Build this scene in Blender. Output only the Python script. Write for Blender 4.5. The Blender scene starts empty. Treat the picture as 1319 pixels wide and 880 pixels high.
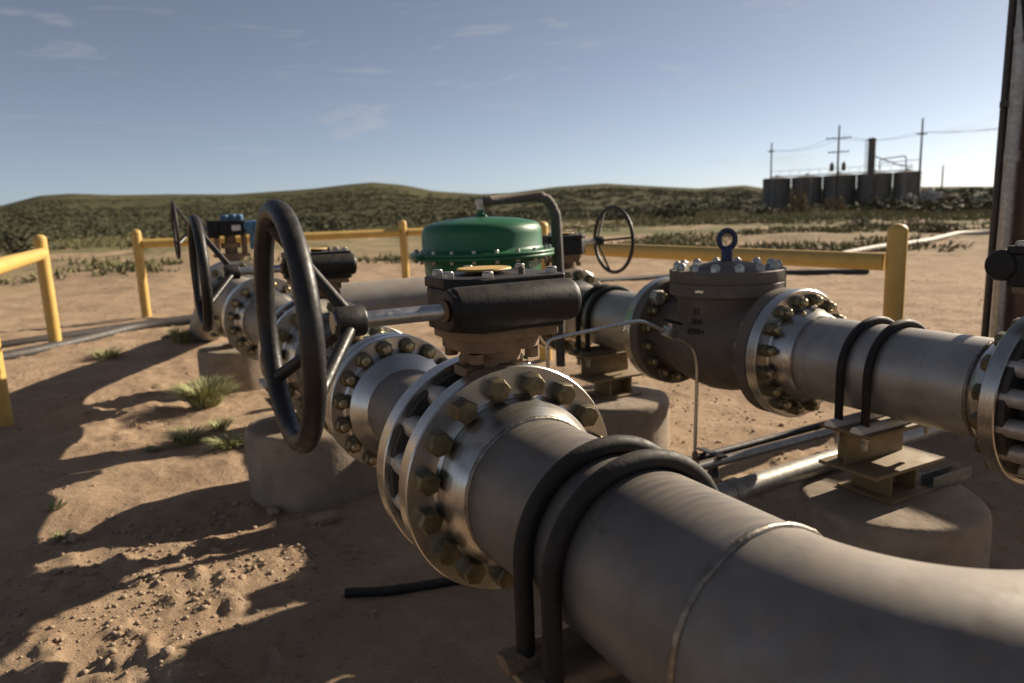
import bpy, bmesh, math, random
import numpy as np
from mathutils import Matrix, Vector, Euler
R = math.radians; PI = math.pi
random.seed(7); rng = np.random.default_rng(11)
sc = bpy.context.scene
COL = sc.collection

# ------------------------------------------------------------------ camera
# world: X across the pipes, Y along the pipes (away), Z up, metres; camera above the origin
CAM_H, FPX, PITCH, ROLL, AZ = 1.13, 928.8, 0.1771, -0.0388, -0.4803
def _cam_axes():
    h = Vector((-math.sin(AZ), math.cos(AZ), 0)); rt = Vector((math.cos(AZ), math.sin(AZ), 0))
    fw = h * math.cos(PITCH) + Vector((0, 0, -math.sin(PITCH))); up = rt.cross(fw)
    c, s = math.cos(ROLL), math.sin(ROLL)
    return fw, rt * c + up * s, up * c - rt * s
FW, RT, UP = _cam_axes()
cam = bpy.data.cameras.new('camera'); camo = bpy.data.objects.new('camera', cam); COL.objects.link(camo)
cam.sensor_width = 36; cam.sensor_fit = 'HORIZONTAL'; cam.lens = FPX / 1319 * 36
cam.clip_start = .05; cam.clip_end = 20000
camo.matrix_world = Matrix(((RT.x, UP.x, -FW.x, 0), (RT.y, UP.y, -FW.y, 0), (RT.z, UP.z, -FW.z, CAM_H), (0, 0, 0, 1)))
cam.dof.use_dof = True; cam.dof.focus_distance = 1.38; cam.dof.aperture_fstop = 4.0; cam.dof.aperture_blades = 8
sc.camera = camo

# ------------------------------------------------------------------ sky, sun, exposure
SUN_EL, SUN_PHI = R(25.2), R(6.5)
sun_dir = Vector((math.cos(SUN_PHI) * math.cos(SUN_EL), math.sin(SUN_PHI) * math.cos(SUN_EL), math.sin(SUN_EL)))
w = bpy.data.worlds.new('World'); sc.world = w; w.use_nodes = True
nt = w.node_tree; nt.nodes.clear()
sky = nt.nodes.new('ShaderNodeTexSky'); sky.sky_type = 'NISHITA'; sky.sun_disc = False
sky.sun_elevation = SUN_EL; sky.sun_rotation = math.atan2(sun_dir.x, sun_dir.y)
sky.altitude = 1500; sky.air_density = .62; sky.dust_density = 1.1; sky.ozone_density = 1.5
tc = nt.nodes.new('ShaderNodeTexCoord'); mp = nt.nodes.new('ShaderNodeMapping')
mp.inputs['Scale'].default_value = (2.2, 2.2, 15); mp.inputs['Rotation'].default_value = (0, R(4), 0)
nz = nt.nodes.new('ShaderNodeTexNoise'); nz.inputs['Scale'].default_value = 2.6; nz.inputs['Detail'].default_value = 7
nz.inputs['Roughness'].default_value = .62; nz.inputs['Distortion'].default_value = .8
ramp = nt.nodes.new('ShaderNodeValToRGB'); ramp.color_ramp.elements[0].position = .56; ramp.color_ramp.elements[1].position = .80
ramp.color_ramp.elements[1].color = (.42, .42, .42, 1)
mix = nt.nodes.new('ShaderNodeMixRGB'); mix.inputs[2].default_value = (6.5, 6.2, 5.8, 1)
bg = nt.nodes.new('ShaderNodeBackground'); bg.inputs[1].default_value = .05
wo = nt.nodes.new('ShaderNodeOutputWorld'); hs = nt.nodes.new('ShaderNodeHueSaturation'); hs.inputs['Saturation'].default_value = .64; nt.links.new(sky.outputs[0], hs.inputs['Color'])
for a, b in ((tc.outputs['Generated'], mp.inputs[0]), (mp.outputs[0], nz.inputs[0]), (nz.outputs[0], ramp.inputs[0]), (ramp.outputs[0], mix.inputs[0]),
             (hs.outputs[0], mix.inputs[1]), (mix.outputs[0], bg.inputs[0]), (bg.outputs[0], wo.inputs[0])): nt.links.new(a, b)
sl = bpy.data.lights.new('sun', 'SUN'); so = bpy.data.objects.new('sun', sl); COL.objects.link(so)
sl.energy = 5.0; sl.angle = R(.55); sl.color = (1, .86, .68)
so.rotation_euler = (-sun_dir).to_track_quat('-Z', 'Y').to_euler(); so.location = (20, 0, 12)
sc.view_settings.view_transform = 'Standard'; sc.view_settings.look = 'None'; sc.view_settings.gamma = 1
sc.view_settings.exposure = 0.9
sc.render.engine = 'CYCLES'; sc.render.resolution_x = 1024; sc.render.resolution_y = 683

def ray(px, py):
    return FW * FPX + RT * (px - 659.5) + UP * (440 - py)
def at_z(px, py, z=0):
    r = ray(px, py); k = (z - CAM_H) / r.z; return Vector((r.x * k, r.y * k, z))
def at_d(px, py, dist):
    r = ray(px, py); k = dist / math.hypot(r.x, r.y); return Vector((r.x * k, r.y * k, CAM_H + r.z * k))

# ------------------------------------------------------------------ materials
MATS = {}
def mat(name, c, c2=None, metal=0, rough=.6, r2=None, scale=12, bump=0, bscale=60, stretch=None, dust=0, dust_c=(.30, .215, .14), coat=0, detail=6, contrast=(.35, .65), scratch=0, spec=.5):
    m = bpy.data.materials.new(name); m.use_nodes = True; N = m.node_tree.nodes; L = m.node_tree.links
    b = N['Principled BSDF']; b.inputs['Metallic'].default_value = metal; b.inputs['Specular IOR Level'].default_value = spec
    if coat: b.inputs['Coat Weight'].default_value = coat; b.inputs['Coat Roughness'].default_value = .12
    g = N.new('ShaderNodeNewGeometry')
    mp = N.new('ShaderNodeMapping'); mp.inputs['Scale'].default_value = stretch or (1, 1, 1); L.new(g.outputs['Position'], mp.inputs[0])
    n1 = N.new('ShaderNodeTexNoise'); n1.inputs['Scale'].default_value = scale; n1.inputs['Detail'].default_value = detail; n1.inputs['Roughness'].default_value = .62
    L.new(g.outputs['Position'], n1.inputs[0])
    rm = N.new('ShaderNodeMapRange'); rm.inputs[1].default_value = contrast[0]; rm.inputs[2].default_value = contrast[1]; L.new(n1.outputs[0], rm.inputs[0])
    mx = N.new('ShaderNodeMixRGB'); mx.inputs[1].default_value = (*c, 1); mx.inputs[2].default_value = (*(c2 or c), 1); L.new(rm.outputs[0], mx.inputs[0])
    col = mx.outputs[0]
    if scratch:
        for st, sc_, lo, hi, cc in (((5, 70, 5), 1.0, .63, .70, (.10, .085, .07)), ((9, 9, 9), 1.6, .60, .74, (.13, .115, .10)), ((60, 12, 30), 1.0, .69, .73, (.08, .07, .06))):
            q1 = N.new('ShaderNodeMapping'); q1.inputs['Scale'].default_value = st; q1.inputs['Location'].default_value = (sc_ * 3, 7, 1); L.new(g.outputs['Position'], q1.inputs[0])
            q2 = N.new('ShaderNodeTexNoise'); q2.inputs['Scale'].default_value = sc_; q2.inputs['Detail'].default_value = 7; L.new(q1.outputs[0], q2.inputs[0])
            q3 = N.new('ShaderNodeMapRange'); q3.inputs[1].default_value = lo; q3.inputs[2].default_value = hi; q3.inputs[4].default_value = scratch * .7; L.new(q2.outputs[0], q3.inputs[0])
            q4 = N.new('ShaderNodeMixRGB'); q4.inputs[2].default_value = (*cc, 1); L.new(q3.outputs[0], q4.inputs[0]); L.new(col, q4.inputs[1]); col = q4.outputs[0]
    rr = N.new('ShaderNodeMapRange'); rr.inputs[3].default_value = rough; rr.inputs[4].default_value = r2 if r2 is not None else min(1, rough * 1.25)
    n2 = N.new('ShaderNodeTexNoise'); n2.inputs['Scale'].default_value = scale * 2.7; n2.inputs['Detail'].default_value = 8; L.new(mp.outputs[0], n2.inputs[0])
    rr.inputs[1].default_value = .3; rr.inputs[2].default_value = .7; L.new(n2.outputs[0], rr.inputs[0]); ro = rr.outputs[0]
    if dust:
        sx = N.new('ShaderNodeSeparateXYZ'); L.new(g.outputs['Normal'], sx.inputs[0])
        a = N.new('ShaderNodeMapRange'); a.inputs[1].default_value = .15; a.inputs[2].default_value = 1.0; a.inputs[4].default_value = dust; L.new(sx.outputs[2], a.inputs[0])
        k = N.new('ShaderNodeMath'); k.operation = 'MULTIPLY'; L.new(a.outputs[0], k.inputs[0]); L.new(n2.outputs[0], k.inputs[1])
        k2 = N.new('ShaderNodeMath'); k2.operation = 'ADD'; k2.use_clamp = True; L.new(k.outputs[0], k2.inputs[0]); k2.inputs[1].default_value = dust * .06
        m3 = N.new('ShaderNodeMixRGB'); m3.inputs[2].default_value = (*dust_c, 1); L.new(k2.outputs[0], m3.inputs[0]); L.new(col, m3.inputs[1]); col = m3.outputs[0]
        m4 = N.new('ShaderNodeMath'); m4.operation = 'MULTIPLY_ADD'; m4.inputs[1].default_value = .45; L.new(k2.outputs[0], m4.inputs[0]); L.new(ro, m4.inputs[2]); m4.use_clamp = True; ro = m4.outputs[0]
        if metal:
            m5 = N.new('ShaderNodeMath'); m5.operation = 'MULTIPLY_ADD'; m5.inputs[1].default_value = -metal; m5.inputs[2].default_value = metal; L.new(k2.outputs[0], m5.inputs[0]); L.new(m5.outputs[0], b.inputs['Metallic'])
    L.new(col, b.inputs['Base Color']); L.new(ro, b.inputs['Roughness'])
    if bump:
        n3 = N.new('ShaderNodeTexNoise'); n3.inputs['Scale'].default_value = bscale; n3.inputs['Detail'].default_value = 5; L.new(mp.outputs[0], n3.inputs[0])
        bp = N.new('ShaderNodeBump'); bp.inputs['Strength'].default_value = bump; bp.inputs['Distance'].default_value = .004; L.new(n3.outputs[0], bp.inputs['Height']); L.new(bp.outputs[0], b.inputs['Normal'])
    MATS[name] = m; return m
mat('pipe_steel', (.19, .183, .172), (.11, .105, .10), .5, .38, .52, 5, .012, 14, (1, 8, 1), .45, scratch=.95)
mat('elbow_steel', (.205, .197, .183), (.125, .12, .114), .4, .42, .62, 11, .06, 40, None, .5)
mat('brushed_pipe', (.43, .41, .375), (.33, .315, .29), .6, .30, .48, 7, .16, 10, (.5, 26, .5), .3, scratch=.3)
mat('cross_pipe_steel', (.33, .32, .30), (.24, .225, .21), .4, .45, .65, 9, .1, 40, None, .7)
mat('machined_steel', (.58, .55, .50), (.46, .44, .405), .95, .22, .34, 12, .03, 6, (.4, 40, .4), .06)
mat('flange_face', (.50, .475, .43), (.38, .36, .33), .85, .30, .45, 26, .08, 60, None, .15)
mat('weld_bead', (.30, .27, .23), (.18, .15, .12), .8, .35, .5, 60, .3, 120)
mat('olive_zinc', (.205, .172, .092), (.105, .088, .055), .7, .34, .5, 55, .12, 90, None, .15)
mat('stud_end', (.46, .38, .22), (.34, .28, .17), .8, .3, .45, 60)
mat('stud_steel', (.52, .50, .465), (.38, .355, .32), .65, .36, .55, 40, .15, 80, None, .3)
mat('dark_cast', (.145, .118, .096), (.10, .083, .069), .1, .55, .75, 14, .2, 160, None, .35)
mat('letter_cast', (.06, .05, .042), (.045, .037, .032), .1, .6, .8, 30)
mat('wafer_black', (.03, .028, .026), (.05, .045, .04), .1, .6, .8, 18, .2, 120, None, .2)
mat('valve_black', (.006, .006, .0065), (.011, .0105, .010), 0, .40, .58, 16, .10, 140, None, .12, spec=.28)
mat('wheel_black', (.007, .007, .0075), (.02, .0185, .017), 0, .38, .58, 34, .15, 110, None, .06, spec=.35)
mat('rubber', (.009, .0088, .0088), (.015, .0145, .014), 0, .55, .75, 30, .12, 140, None, .14, spec=.3)
mat('dusty_cast', (.25, .165, .098), (.16, .105, .062), .05, .75, .95, 24, .5, 110, None, .7)
mat('shaft_zinc', (.52, .52, .50), (.38, .37, .35), .9, .26, .45, 30, .1, 60)
mat('galvanised', (.40, .40, .385), (.27, .26, .24), .75, .38, .55, 40, .1, 60, None, .4)
mat('green_paint', (.011, .125, .050), (.012, .105, .042), 0, .36, .5, 5, .05, 90, None, .05, coat=.12, spec=.4)
mat('yellow_paint', (.59, .385, .095), (.50, .315, .08), 0, .42, .6, 7, .1, 60, None, .25)
mat('yellow_plate', (.55, .36, .08), (.40, .24, .06), 0, .5, .7, 40, 0, 60, None, .3)
mat('beam_paint', (.21, .155, .075), (.155, .115, .06), .05, .5, .7, 14, .15, 70, None, .5)
mat('concrete', (.30, .243, .182), (.20, .162, .122), 0, .85, .97, 9, .5, 60, None, .2)
mat('white_plastic', (.72, .70, .66), (.6, .58, .54), 0, .45, .6, 30, 0, 60, None, .2)
mat('nut_bright', (.46, .44, .40), (.33, .31, .28), .85, .28, .45, 60)
mat('navy_paint', (.018, .03, .085), (.015, .02, .05), .1, .4, .55, 40, .1, 60, None, .2)
mat('blue_paint', (.06, .17, .30), (.05, .12, .22), .05, .4, .55, 40, .1, 60, None, .2)
mat('hose_cover', (.085, .078, .070), (.055, .05, .045), 0, .6, .8, 40, .4, 120, None, .9)
mat('tube_steel', (.60, .57, .52), (.5, .47, .43), .95, .25, .35, 40)
mat('dark_pipe', (.03, .028, .027), (.05, .045, .04), .1, .5, .7, 18, .15, 60, None, .10)
mat('strut_grey', (.19, .19, .175), (.13, .13, .12), .6, .4, .6, 30)
mat('rust_panel', (.14, .09, .056), (.09, .06, .041), .1, .6, .85, 4, .2, 30, None, .2)
mat('tank_paint', (.15, .138, .122), (.10, .094, .085), .1, .55, .75, .6, .05, 3)
mat('roof_paint', (.30, .29, .27), (.22, .21, .19), .2, .5, .7, 1, .05, 3)
mat('pole_wood', (.085, .062, .045), (.055, .042, .032), 0, .85, .95, 3, .2, 10)
mat('insulator', (.30, .29, .28), None, 0, .4)
mat('white_pipe', (.52, .485, .43), (.40, .365, .31), 0, .6, .8, 3)
mat('stone', (.34, .255, .175), (.24, .175, .12), 0, .85, .97, 40, .6, 90)
mat('grass_blade', (.25, .275, .11), (.34, .32, .16), 0, .7, .8, 14)
mat('grass_far', (.125, .128, .05), (.20, .175, .085), 0, .85, .95, .12)
mat('scrub_leaf', (.056, .060, .028), (.095, .088, .044), 0, .9, .95, .05)
mat('dry_leaf', (.20, .15, .08), (.14, .11, .06), 0, .85, .95, .8)
mat('twig', (.10, .075, .05), (.07, .05, .035), 0, .9)
mat('wire', (.04, .04, .04), None, .3, .5)

# sand: several scales of tone and relief
def sand_mat():
    m = bpy.data.materials.new('sand'); m.use_nodes = True; N = m.node_tree.nodes; L = m.node_tree.links; b = N['Principled BSDF']
    g = N.new('ShaderNodeNewGeometry')
    def noise(s, d=8, r=.62):
        n = N.new('ShaderNodeTexNoise'); n.inputs['Scale'].default_value = s; n.inputs['Detail'].default_value = d; n.inputs['Roughness'].default_value = r; L.new(g.outputs['Position'], n.inputs[0]); return n.outputs[0]
    def rng_(v, a, z, lo=0, hi=1):
        q = N.new('ShaderNodeMapRange'); q.inputs[1].default_value = a; q.inputs[2].default_value = z; q.inputs[3].default_value = lo; q.inputs[4].default_value = hi; L.new(v, q.inputs[0]); return q.outputs[0]
    def mixc(f, a, c):
        q = N.new('ShaderNodeMixRGB'); L.new(f, q.inputs[0])
        if isinstance(a, tuple): q.inputs[1].default_value = (*a, 1)
        else: L.new(a, q.inputs[1])
        q.inputs[2].default_value = (*c, 1); return q.outputs[0]
    c = mixc(rng_(noise(2.2), .35, .68), (.42, .302, .20), (.315, .218, .142))
    c = mixc(rng_(noise(17, 6), .5, .75, 0, .7), c, (.46, .35, .245))
    c = mixc(rng_(noise(75, 4), .58, .72, 0, .8), c, (.17, .115, .078))
    c = mixc(rng_(noise(.55, 5), .5, .72, 0, .5), c, (.25, .17, .112))
    # far flats: pale sand and dry weeds in drifts
    d = N.new('ShaderNodeVectorMath'); d.operation = 'LENGTH'; L.new(g.outputs['Position'], d.inputs[0])
    far = rng_(d.outputs['Value'], 11, 34); nf = rng_(noise(.16, 9, .74), .42, .53)
    mm = N.new('ShaderNodeMath'); mm.operation = 'MULTIPLY'; L.new(far, mm.inputs[0]); L.new(nf, mm.inputs[1])
    c = mixc(mm.outputs[0], c, (.15, .142, .065))
    L.new(c, b.inputs['Base Color']); b.inputs['Roughness'].default_value = .95; b.inputs['Specular IOR Level'].default_value = .15
    b1 = N.new('ShaderNodeBump'); b1.inputs['Strength'].default_value = .9; b1.inputs['Distance'].default_value = .03; L.new(noise(16, 10, .72), b1.inputs['Height'])
    b2 = N.new('ShaderNodeBump'); b2.inputs['Strength'].default_value = .6; b2.inputs['Distance'].default_value = .004; L.new(noise(170, 6, .7), b2.inputs['Height']); L.new(b1.outputs[0], b2.inputs['Normal'])
    L.new(b2.outputs[0], b.inputs['Normal']); MATS['sand'] = m
sand_mat()
def hill_mat():
    m = bpy.data.materials.new('hillside'); m.use_nodes = True; N = m.node_tree.nodes; L = m.node_tree.links; b = N['Principled BSDF']
    g = N.new('ShaderNodeNewGeometry'); prev = None
    for s, lo, hi, c in ((.012, .40, .62, (.11, .098, .052)), (.07, .48, .64, (.05, .053, .024)), (.30, .5, .66, (.04, .043, .02)), (.02, .62, .74, (.20, .15, .095))):
        n = N.new('ShaderNodeTexNoise'); n.inputs['Scale'].default_value = s; n.inputs['Detail'].default_value = 7; L.new(g.outputs['Position'], n.inputs[0])
        q = N.new('ShaderNodeMapRange'); q.inputs[1].default_value = lo; q.inputs[2].default_value = hi; L.new(n.outputs[0], q.inputs[0])
        x = N.new('ShaderNodeMixRGB'); L.new(q.outputs[0], x.inputs[0]); x.inputs[2].default_value = (*c, 1)
        if prev: L.new(prev, x.inputs[1])
        else: x.inputs[1].default_value = (.066, .067, .031, 1)
        prev = x.outputs[0]
    L.new(prev, b.inputs['Base Color']); b.inputs['Roughness'].default_value = 1; b.inputs['Specular IOR Level'].default_value = .05; MATS['hillside'] = m
hill_mat()

# ------------------------------------------------------------------ object helpers
W = {}
def link(name, data, M=None, parent=None):
    o = bpy.data.objects.new(name, data); COL.objects.link(o); M = M or Matrix.Identity(4)
    if parent: o.parent = parent; o.matrix_parent_inverse = W[parent].inverted()
    o.matrix_basis = M; W[o] = M.copy(); return o
def tag(o, label=None, cat=None, group=None, kind=None):
    if label: o['label'] = label
    if cat: o['category'] = cat
    if group: o['group'] = group
    if kind: o['kind'] = kind
    return o
def thing(name, loc, label, cat, group=None):
    return tag(link(name, None, Matrix.Translation(Vector(loc))), label, cat, group)
class MB:
    def __init__(s): s.v = []; s.f = []
    def add(s, vs, fs):
        k = len(s.v); s.v += [tuple(x) for x in vs]; s.f += [tuple(i + k for i in f) for f in fs]; return s
    def box(s, c, d, rot=None):
        vs = [Vector((x * d[0] / 2, y * d[1] / 2, z * d[2] / 2)) for x in (-1, 1) for y in (-1, 1) for z in (-1, 1)]
        if rot: e = Euler(rot).to_matrix(); vs = [e @ v for v in vs]
        return s.add([v + Vector(c) for v in vs], [(0, 1, 3, 2), (4, 6, 7, 5), (0, 4, 5, 1), (2, 3, 7, 6), (0, 2, 6, 4), (1, 5, 7, 3)])
    def lathe(s, prof, o=(0, 0, 0), ax='z', seg=48, close=False):
        # prof: (radius, height) pairs; radius 0 at an end makes a pole
        o = Vector(o); vs = []
        A = {'z': lambda r, h, a: (r * math.cos(a), r * math.sin(a), h), 'y': lambda r, h, a: (r * math.cos(a), h, r * math.sin(a)), 'x': lambda r, h, a: (h, r * math.cos(a), r * math.sin(a))}[ax]
        for r, h in prof:
            for k in range(seg): vs.append(o + Vector(A(max(r, 1e-5), h, 2 * PI * k / seg)))
        fs = []; n = len(prof)
        for i in range(n - 1 + (1 if close else 0)):
            j = (i + 1) % n
            for k in range(seg):
                q = (k + 1) % seg; f = (i * seg + k, i * seg + q, j * seg + q, j * seg + k); fs.append(f if ax != 'y' else f[::-1])
        return s.add(vs, fs)
    def tube(s, pts, r, seg=12, caps=True, closed=False):
        pts = [Vector(p) for p in pts]; n = len(pts); rs = r if isinstance(r, (list, tuple)) else [r] * n
        vs = []; up = None
        for i, p in enumerate(pts):
            t = (pts[(i + 1) % n] - pts[i - 1]) if closed else (pts[min(i + 1, n - 1)] - pts[max(i - 1, 0)]); t.normalize()
            if up is None: up = Vector((0, 0, 1)) if abs(t.z) < .9 else Vector((1, 0, 0))
            a = t.cross(up).normalized(); up = a.cross(t).normalized()
            for k in range(seg): vs.append(p + rs[i] * (a * math.cos(2 * PI * k / seg) + up * math.sin(2 * PI * k / seg)))
        fs = [(i * seg + k, i * seg + (k + 1) % seg, ((i + 1) % n) * seg + (k + 1) % seg, ((i + 1) % n) * seg + k) for i in range(n if closed else n - 1) for k in range(seg)]
        if caps and not closed: fs += [tuple(range(seg))[::-1], tuple((n - 1) * seg + k for k in range(seg))]
        return s.add(vs, fs)
    def prism(s, poly, z0, z1):
        n = len(poly); vs = [(x, y, z0) for x, y in poly] + [(x, y, z1) for x, y in poly]
        return s.add(vs, [tuple(range(n))[::-1], tuple(range(n, 2 * n))] + [(i, (i + 1) % n, n + (i + 1) % n, n + i) for i in range(n)])
    def mesh(s, name, m, bevel=0, bseg=2, smooth=True, M=None, ang=32):
        me = bpy.data.meshes.new(name); me.from_pydata(s.v, [], s.f)
        bm = bmesh.new(); bm.from_mesh(me)
        if M: bmesh.ops.transform(bm, matrix=M, verts=bm.verts)
        bmesh.ops.remove_doubles(bm, verts=bm.verts, dist=2e-5)
        bmesh.ops.recalc_face_normals(bm, faces=bm.faces)
        if bevel:
            e = [x for x in bm.edges if len(x.link_faces) == 2 and x.calc_face_angle(0) > R(28)]
            bmesh.ops.bevel(bm, geom=e, offset=bevel, segments=bseg, affect='EDGES', profile=.6, clamp_overlap=True)
        bm.to_mesh(me); bm.free()
        if smooth:
            me.shade_smooth(); me.set_sharp_from_angle(angle=R(ang))
        me.materials.append(MATS[m]); return me
    def build(s, name, m, parent=None, bevel=0, bseg=2, smooth=True, M=None, ang=32):
        vs = np.array(s.v)
        if M: vs = np.array([tuple(M @ Vector(v)) for v in s.v])
        c = Vector(((vs.min(0) + vs.max(0)) / 2).tolist())
        me = s.mesh(name, m, bevel, bseg, smooth, Matrix.Translation(-c) @ (M or Matrix.Identity(4)), ang)
        return link(name, me, Matrix.Translation(c), parent)
def arc(p0, p1, p2, n=8):
    p0, p1, p2 = Vector(p0), Vector(p1), Vector(p2)
    return [(1 - t) ** 2 * p0 + 2 * t * (1 - t) * p1 + t * t * p2 for t in (i / n for i in range(n + 1))]
def path(pts, rad=.05, n=6):
    pts = [Vector(p) for p in pts]; out = [pts[0]]
    for a, b, c in zip(pts, pts[1:], pts[2:]):
        r = min(rad, (b - a).length * .45, (c - b).length * .45)
        out += arc(b + (a - b).normalized() * r, b, b + (c - b).normalized() * r, n)
    return out + [pts[-1]]

# shared bolt meshes (axis +Z, seated at z=0)
def hexhead(af, h, washer=0, stud=0, sr=0):
    m = MB(); r = af / math.sqrt(3); z = 0
    if washer: m.lathe([(0, 0), (af * .60, 0), (af * .60, washer), (0, washer)], seg=20); z = washer
    k = []
    for rr, zz in ((r, z), (r, z + h * .86), (r * .90, z + h)):
        k.append([(rr * math.cos(PI / 3 * i), rr * math.sin(PI / 3 * i), zz) for i in range(6)])
    vs = k[0] + k[1] + k[2]
    m.add(vs, [(i, (i + 1) % 6, 6 + (i + 1) % 6, 6 + i) for i in range(6)] + [(6 + i, 6 + (i + 1) % 6, 12 + (i + 1) % 6, 12 + i) for i in range(6)] + [tuple(range(12, 18))])
    m.lathe([(0, z + h), (af * .46, z + h), (af * .45, z + h + .0012), (0, z + h + .0013)], seg=18)
    if stud: m.lathe([(sr, z + h), (sr, z + h + stud - sr * .25), (sr * .72, z + h + stud), (0, z + h + stud + .0005)], seg=14)
    return m
def studded(me, z):
    me.materials.append(MATS['stud_end'])
    for p in me.polygons:
        if p.center.z > z: p.material_index = 1
    return me
BOLT = {
    'head': hexhead(.041, .026).mesh('bolt', 'olive_zinc', .0012),
    'nut': studded(hexhead(.038, .026, 0, .018, .0125).mesh('bolt', 'olive_zinc', .001), .028),
    'nut8': studded(hexhead(.036, .022, .002, .013, .0115).mesh('bolt', 'olive_zinc', .001), .026),
    'bright': hexhead(.031, .022, 0, .007, .010).mesh('bolt', 'nut_bright', .001),
    'small': hexhead(.020, .011).mesh('cap_screw', 'nut_bright', .0008),
    'dark': hexhead(.026, .018).mesh('bolt', 'dusty_cast', .001),
    'rim': hexhead(.014, .010, .002).mesh('bolt', 'nut_bright', .0006),
}
def bolts(kind, centre, axis, rad, n, parent, phase=.5, name='bolt', skip=()):
    """ring of bolts round an axis ('+y','-y','+z','-z')"""
    s = 1 if axis[0] == '+' else -1
    for k in range(n):
        a = 2 * PI * (k + phase) / n; tw = random.uniform(0, PI / 3)
        if axis[1] == 'y':
            p = Vector(centre) + Vector((math.cos(a) * rad, 0, math.sin(a) * rad)); q = Matrix.Rotation(-s * PI / 2, 4, 'X')
        else:
            p = Vector(centre) + Vector((math.cos(a) * rad, math.sin(a) * rad, 0)); q = Matrix.Rotation(0 if s > 0 else PI, 4, 'X')
        link(name, BOLT[kind], Matrix.Translation(p) @ q @ Matrix.Rotation(tw, 4, 'Z'), parent)

# ------------------------------------------------------------------ noise
def vnoise(x, y, seed=0):
    xi = np.floor(x).astype(np.int64); yi = np.floor(y).astype(np.int64); fx = x - xi; fy = y - yi
    fx = fx * fx * (3 - 2 * fx); fy = fy * fy * (3 - 2 * fy)
    def h(a, b):
        n = (a * 374761393 + b * 668265263 + seed * 1442695041) & 0xFFFFFFFF
        n = ((n ^ (n >> 13)) * 1274126177) & 0xFFFFFFFF; return ((n ^ (n >> 16)) & 0xFFFFFF) / float(0xFFFFFF)
    return (h(xi, yi) * (1 - fx) + h(xi + 1, yi) * fx) * (1 - fy) + (h(xi, yi + 1) * (1 - fx) + h(xi + 1, yi + 1) * fx) * fy
def fbm(x, y, s, o=4, seed=0):
    t = 0; a = 1; w_ = 0
    for i in range(o): t = t + a * vnoise(x * s, y * s, seed + i * 17); w_ += a; a *= .5; s *= 2.03
    return t / w_ - .5
def ground_z(x, y):
    x = np.asarray(x, float); y = np.asarray(y, float); r = np.hypot(x, y)
    near = np.clip(1 - (r - 5) / 25, .25, 1)
    z = .05 * fbm(x, y, .5, 3, 3) * 1.0 + .055 * fbm(x, y, 3.2, 4, 5) * near + .05 * np.maximum(fbm(x, y, 13, 3, 9) - .03, -.05) * near * np.clip(fbm(x, y, 1.1, 3, 41) * 4 + .7, .15, 1.5)
    # dirt thrown up behind the fence
    z = z + np.clip((r - 12) / 10, 0, 1) * np.clip((60 - r) / 30, 0, 1) * .55 * np.clip(fbm(x, y, .16, 4, 21) + .02, 0, 1)
    z = z + np.exp(-(((x - 1.2) / 3.2) ** 2 + ((y - 19) / 1.6) ** 2)) * .22 + np.exp(-(((x - 5) / 5) ** 2 + ((y - 30) / 3) ** 2)) * .5
    z = z + np.clip((r - 9) / 7, 0, 1) * np.clip((90 - r) / 40, 0, 1) * (.16 * fbm(x, y, .75, 4, 91) + .10 * np.maximum(fbm(x, y, 2.6, 3, 93) - .08, 0))
    z = z - .012
    return z
def gz(x, y): return float(ground_z(np.array([x]), np.array([y]))[0])

# ------------------------------------------------------------------ ground, hills
def mesh_np(name, V, F, m, smooth=True):
    me = bpy.data.meshes.new(name); V = np.asarray(V, np.float32); F = np.asarray(F, np.int32); k = F.shape[1]
    me.vertices.add(len(V)); me.vertices.foreach_set('co', V.ravel()); me.loops.add(F.size); me.loops.foreach_set('vertex_index', F.ravel())
    me.polygons.add(len(F)); me.polygons.foreach_set('loop_start', np.arange(0, F.size, k, dtype=np.int32)); me.polygons.foreach_set('loop_total', np.full(len(F), k, np.int32))
    me.update(calc_edges=True); me.validate()
    if smooth: me.shade_smooth()
    me.materials.append(MATS[m]); return me
def polar(angs, rads, zf):
    A, Q = np.meshgrid(angs, rads); X = Q * np.sin(A); Y = Q * np.cos(A); Z = zf(X, Y, A, Q)
    n = len(angs); mm = len(rads); i = np.arange(n * mm).reshape(mm, n)
    F = np.stack([i[:-1, :-1], i[:-1, 1:], i[1:, 1:], i[1:, :-1]], -1).reshape(-1, 4)[:, ::-1]
    return np.stack([X, Y, Z], -1).reshape(-1, 3), F
h0 = -AZ
angs = np.concatenate([np.linspace(h0 - PI, h0 - R(46), 40)[:-1], np.linspace(h0 - R(46), h0 + R(46), 380), np.linspace(h0 + R(46), h0 + PI, 40)[1:]])
rads = np.concatenate([[.02, .4], np.geomspace(.8, 18, 400), np.geomspace(18.15, 120, 200), np.geomspace(126, 7000, 30)])
V, F = polar(angs, rads, lambda X, Y, A, Q: np.where(Q > 120, -.2, ground_z(X, Y)))
tag(link('ground', mesh_np('ground', V, F, 'sand')), 'trampled sandy dirt ground with small stones around the pipes', 'ground', kind='structure')
crest = np.array([(-60, 1.5), (-30, 1.3), (-15, 1.2), (-7.0, 1.67), (-4.8, 2.27), (-3.0, 2.38), (-.3, 2.22), (3.1, 2.2), (7.2, 2.09), (12.7, 2.33), (15.5, 2.58), (17.3, 2.68), (19.6, 2.41), (22, 1.86), (25.6, 1.5), (28, 1.52), (31.6, 1.85), (35.2, 1.94),
                  (39.3, 1.53), (42.2, 1.25), (45.5, 1.34), (46.9, 1.05), (50, .85), (57.1, .66), (59.4, .56), (62.7, .4), (75, .6), (110, 1.2), (180, 1.4)])
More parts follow.
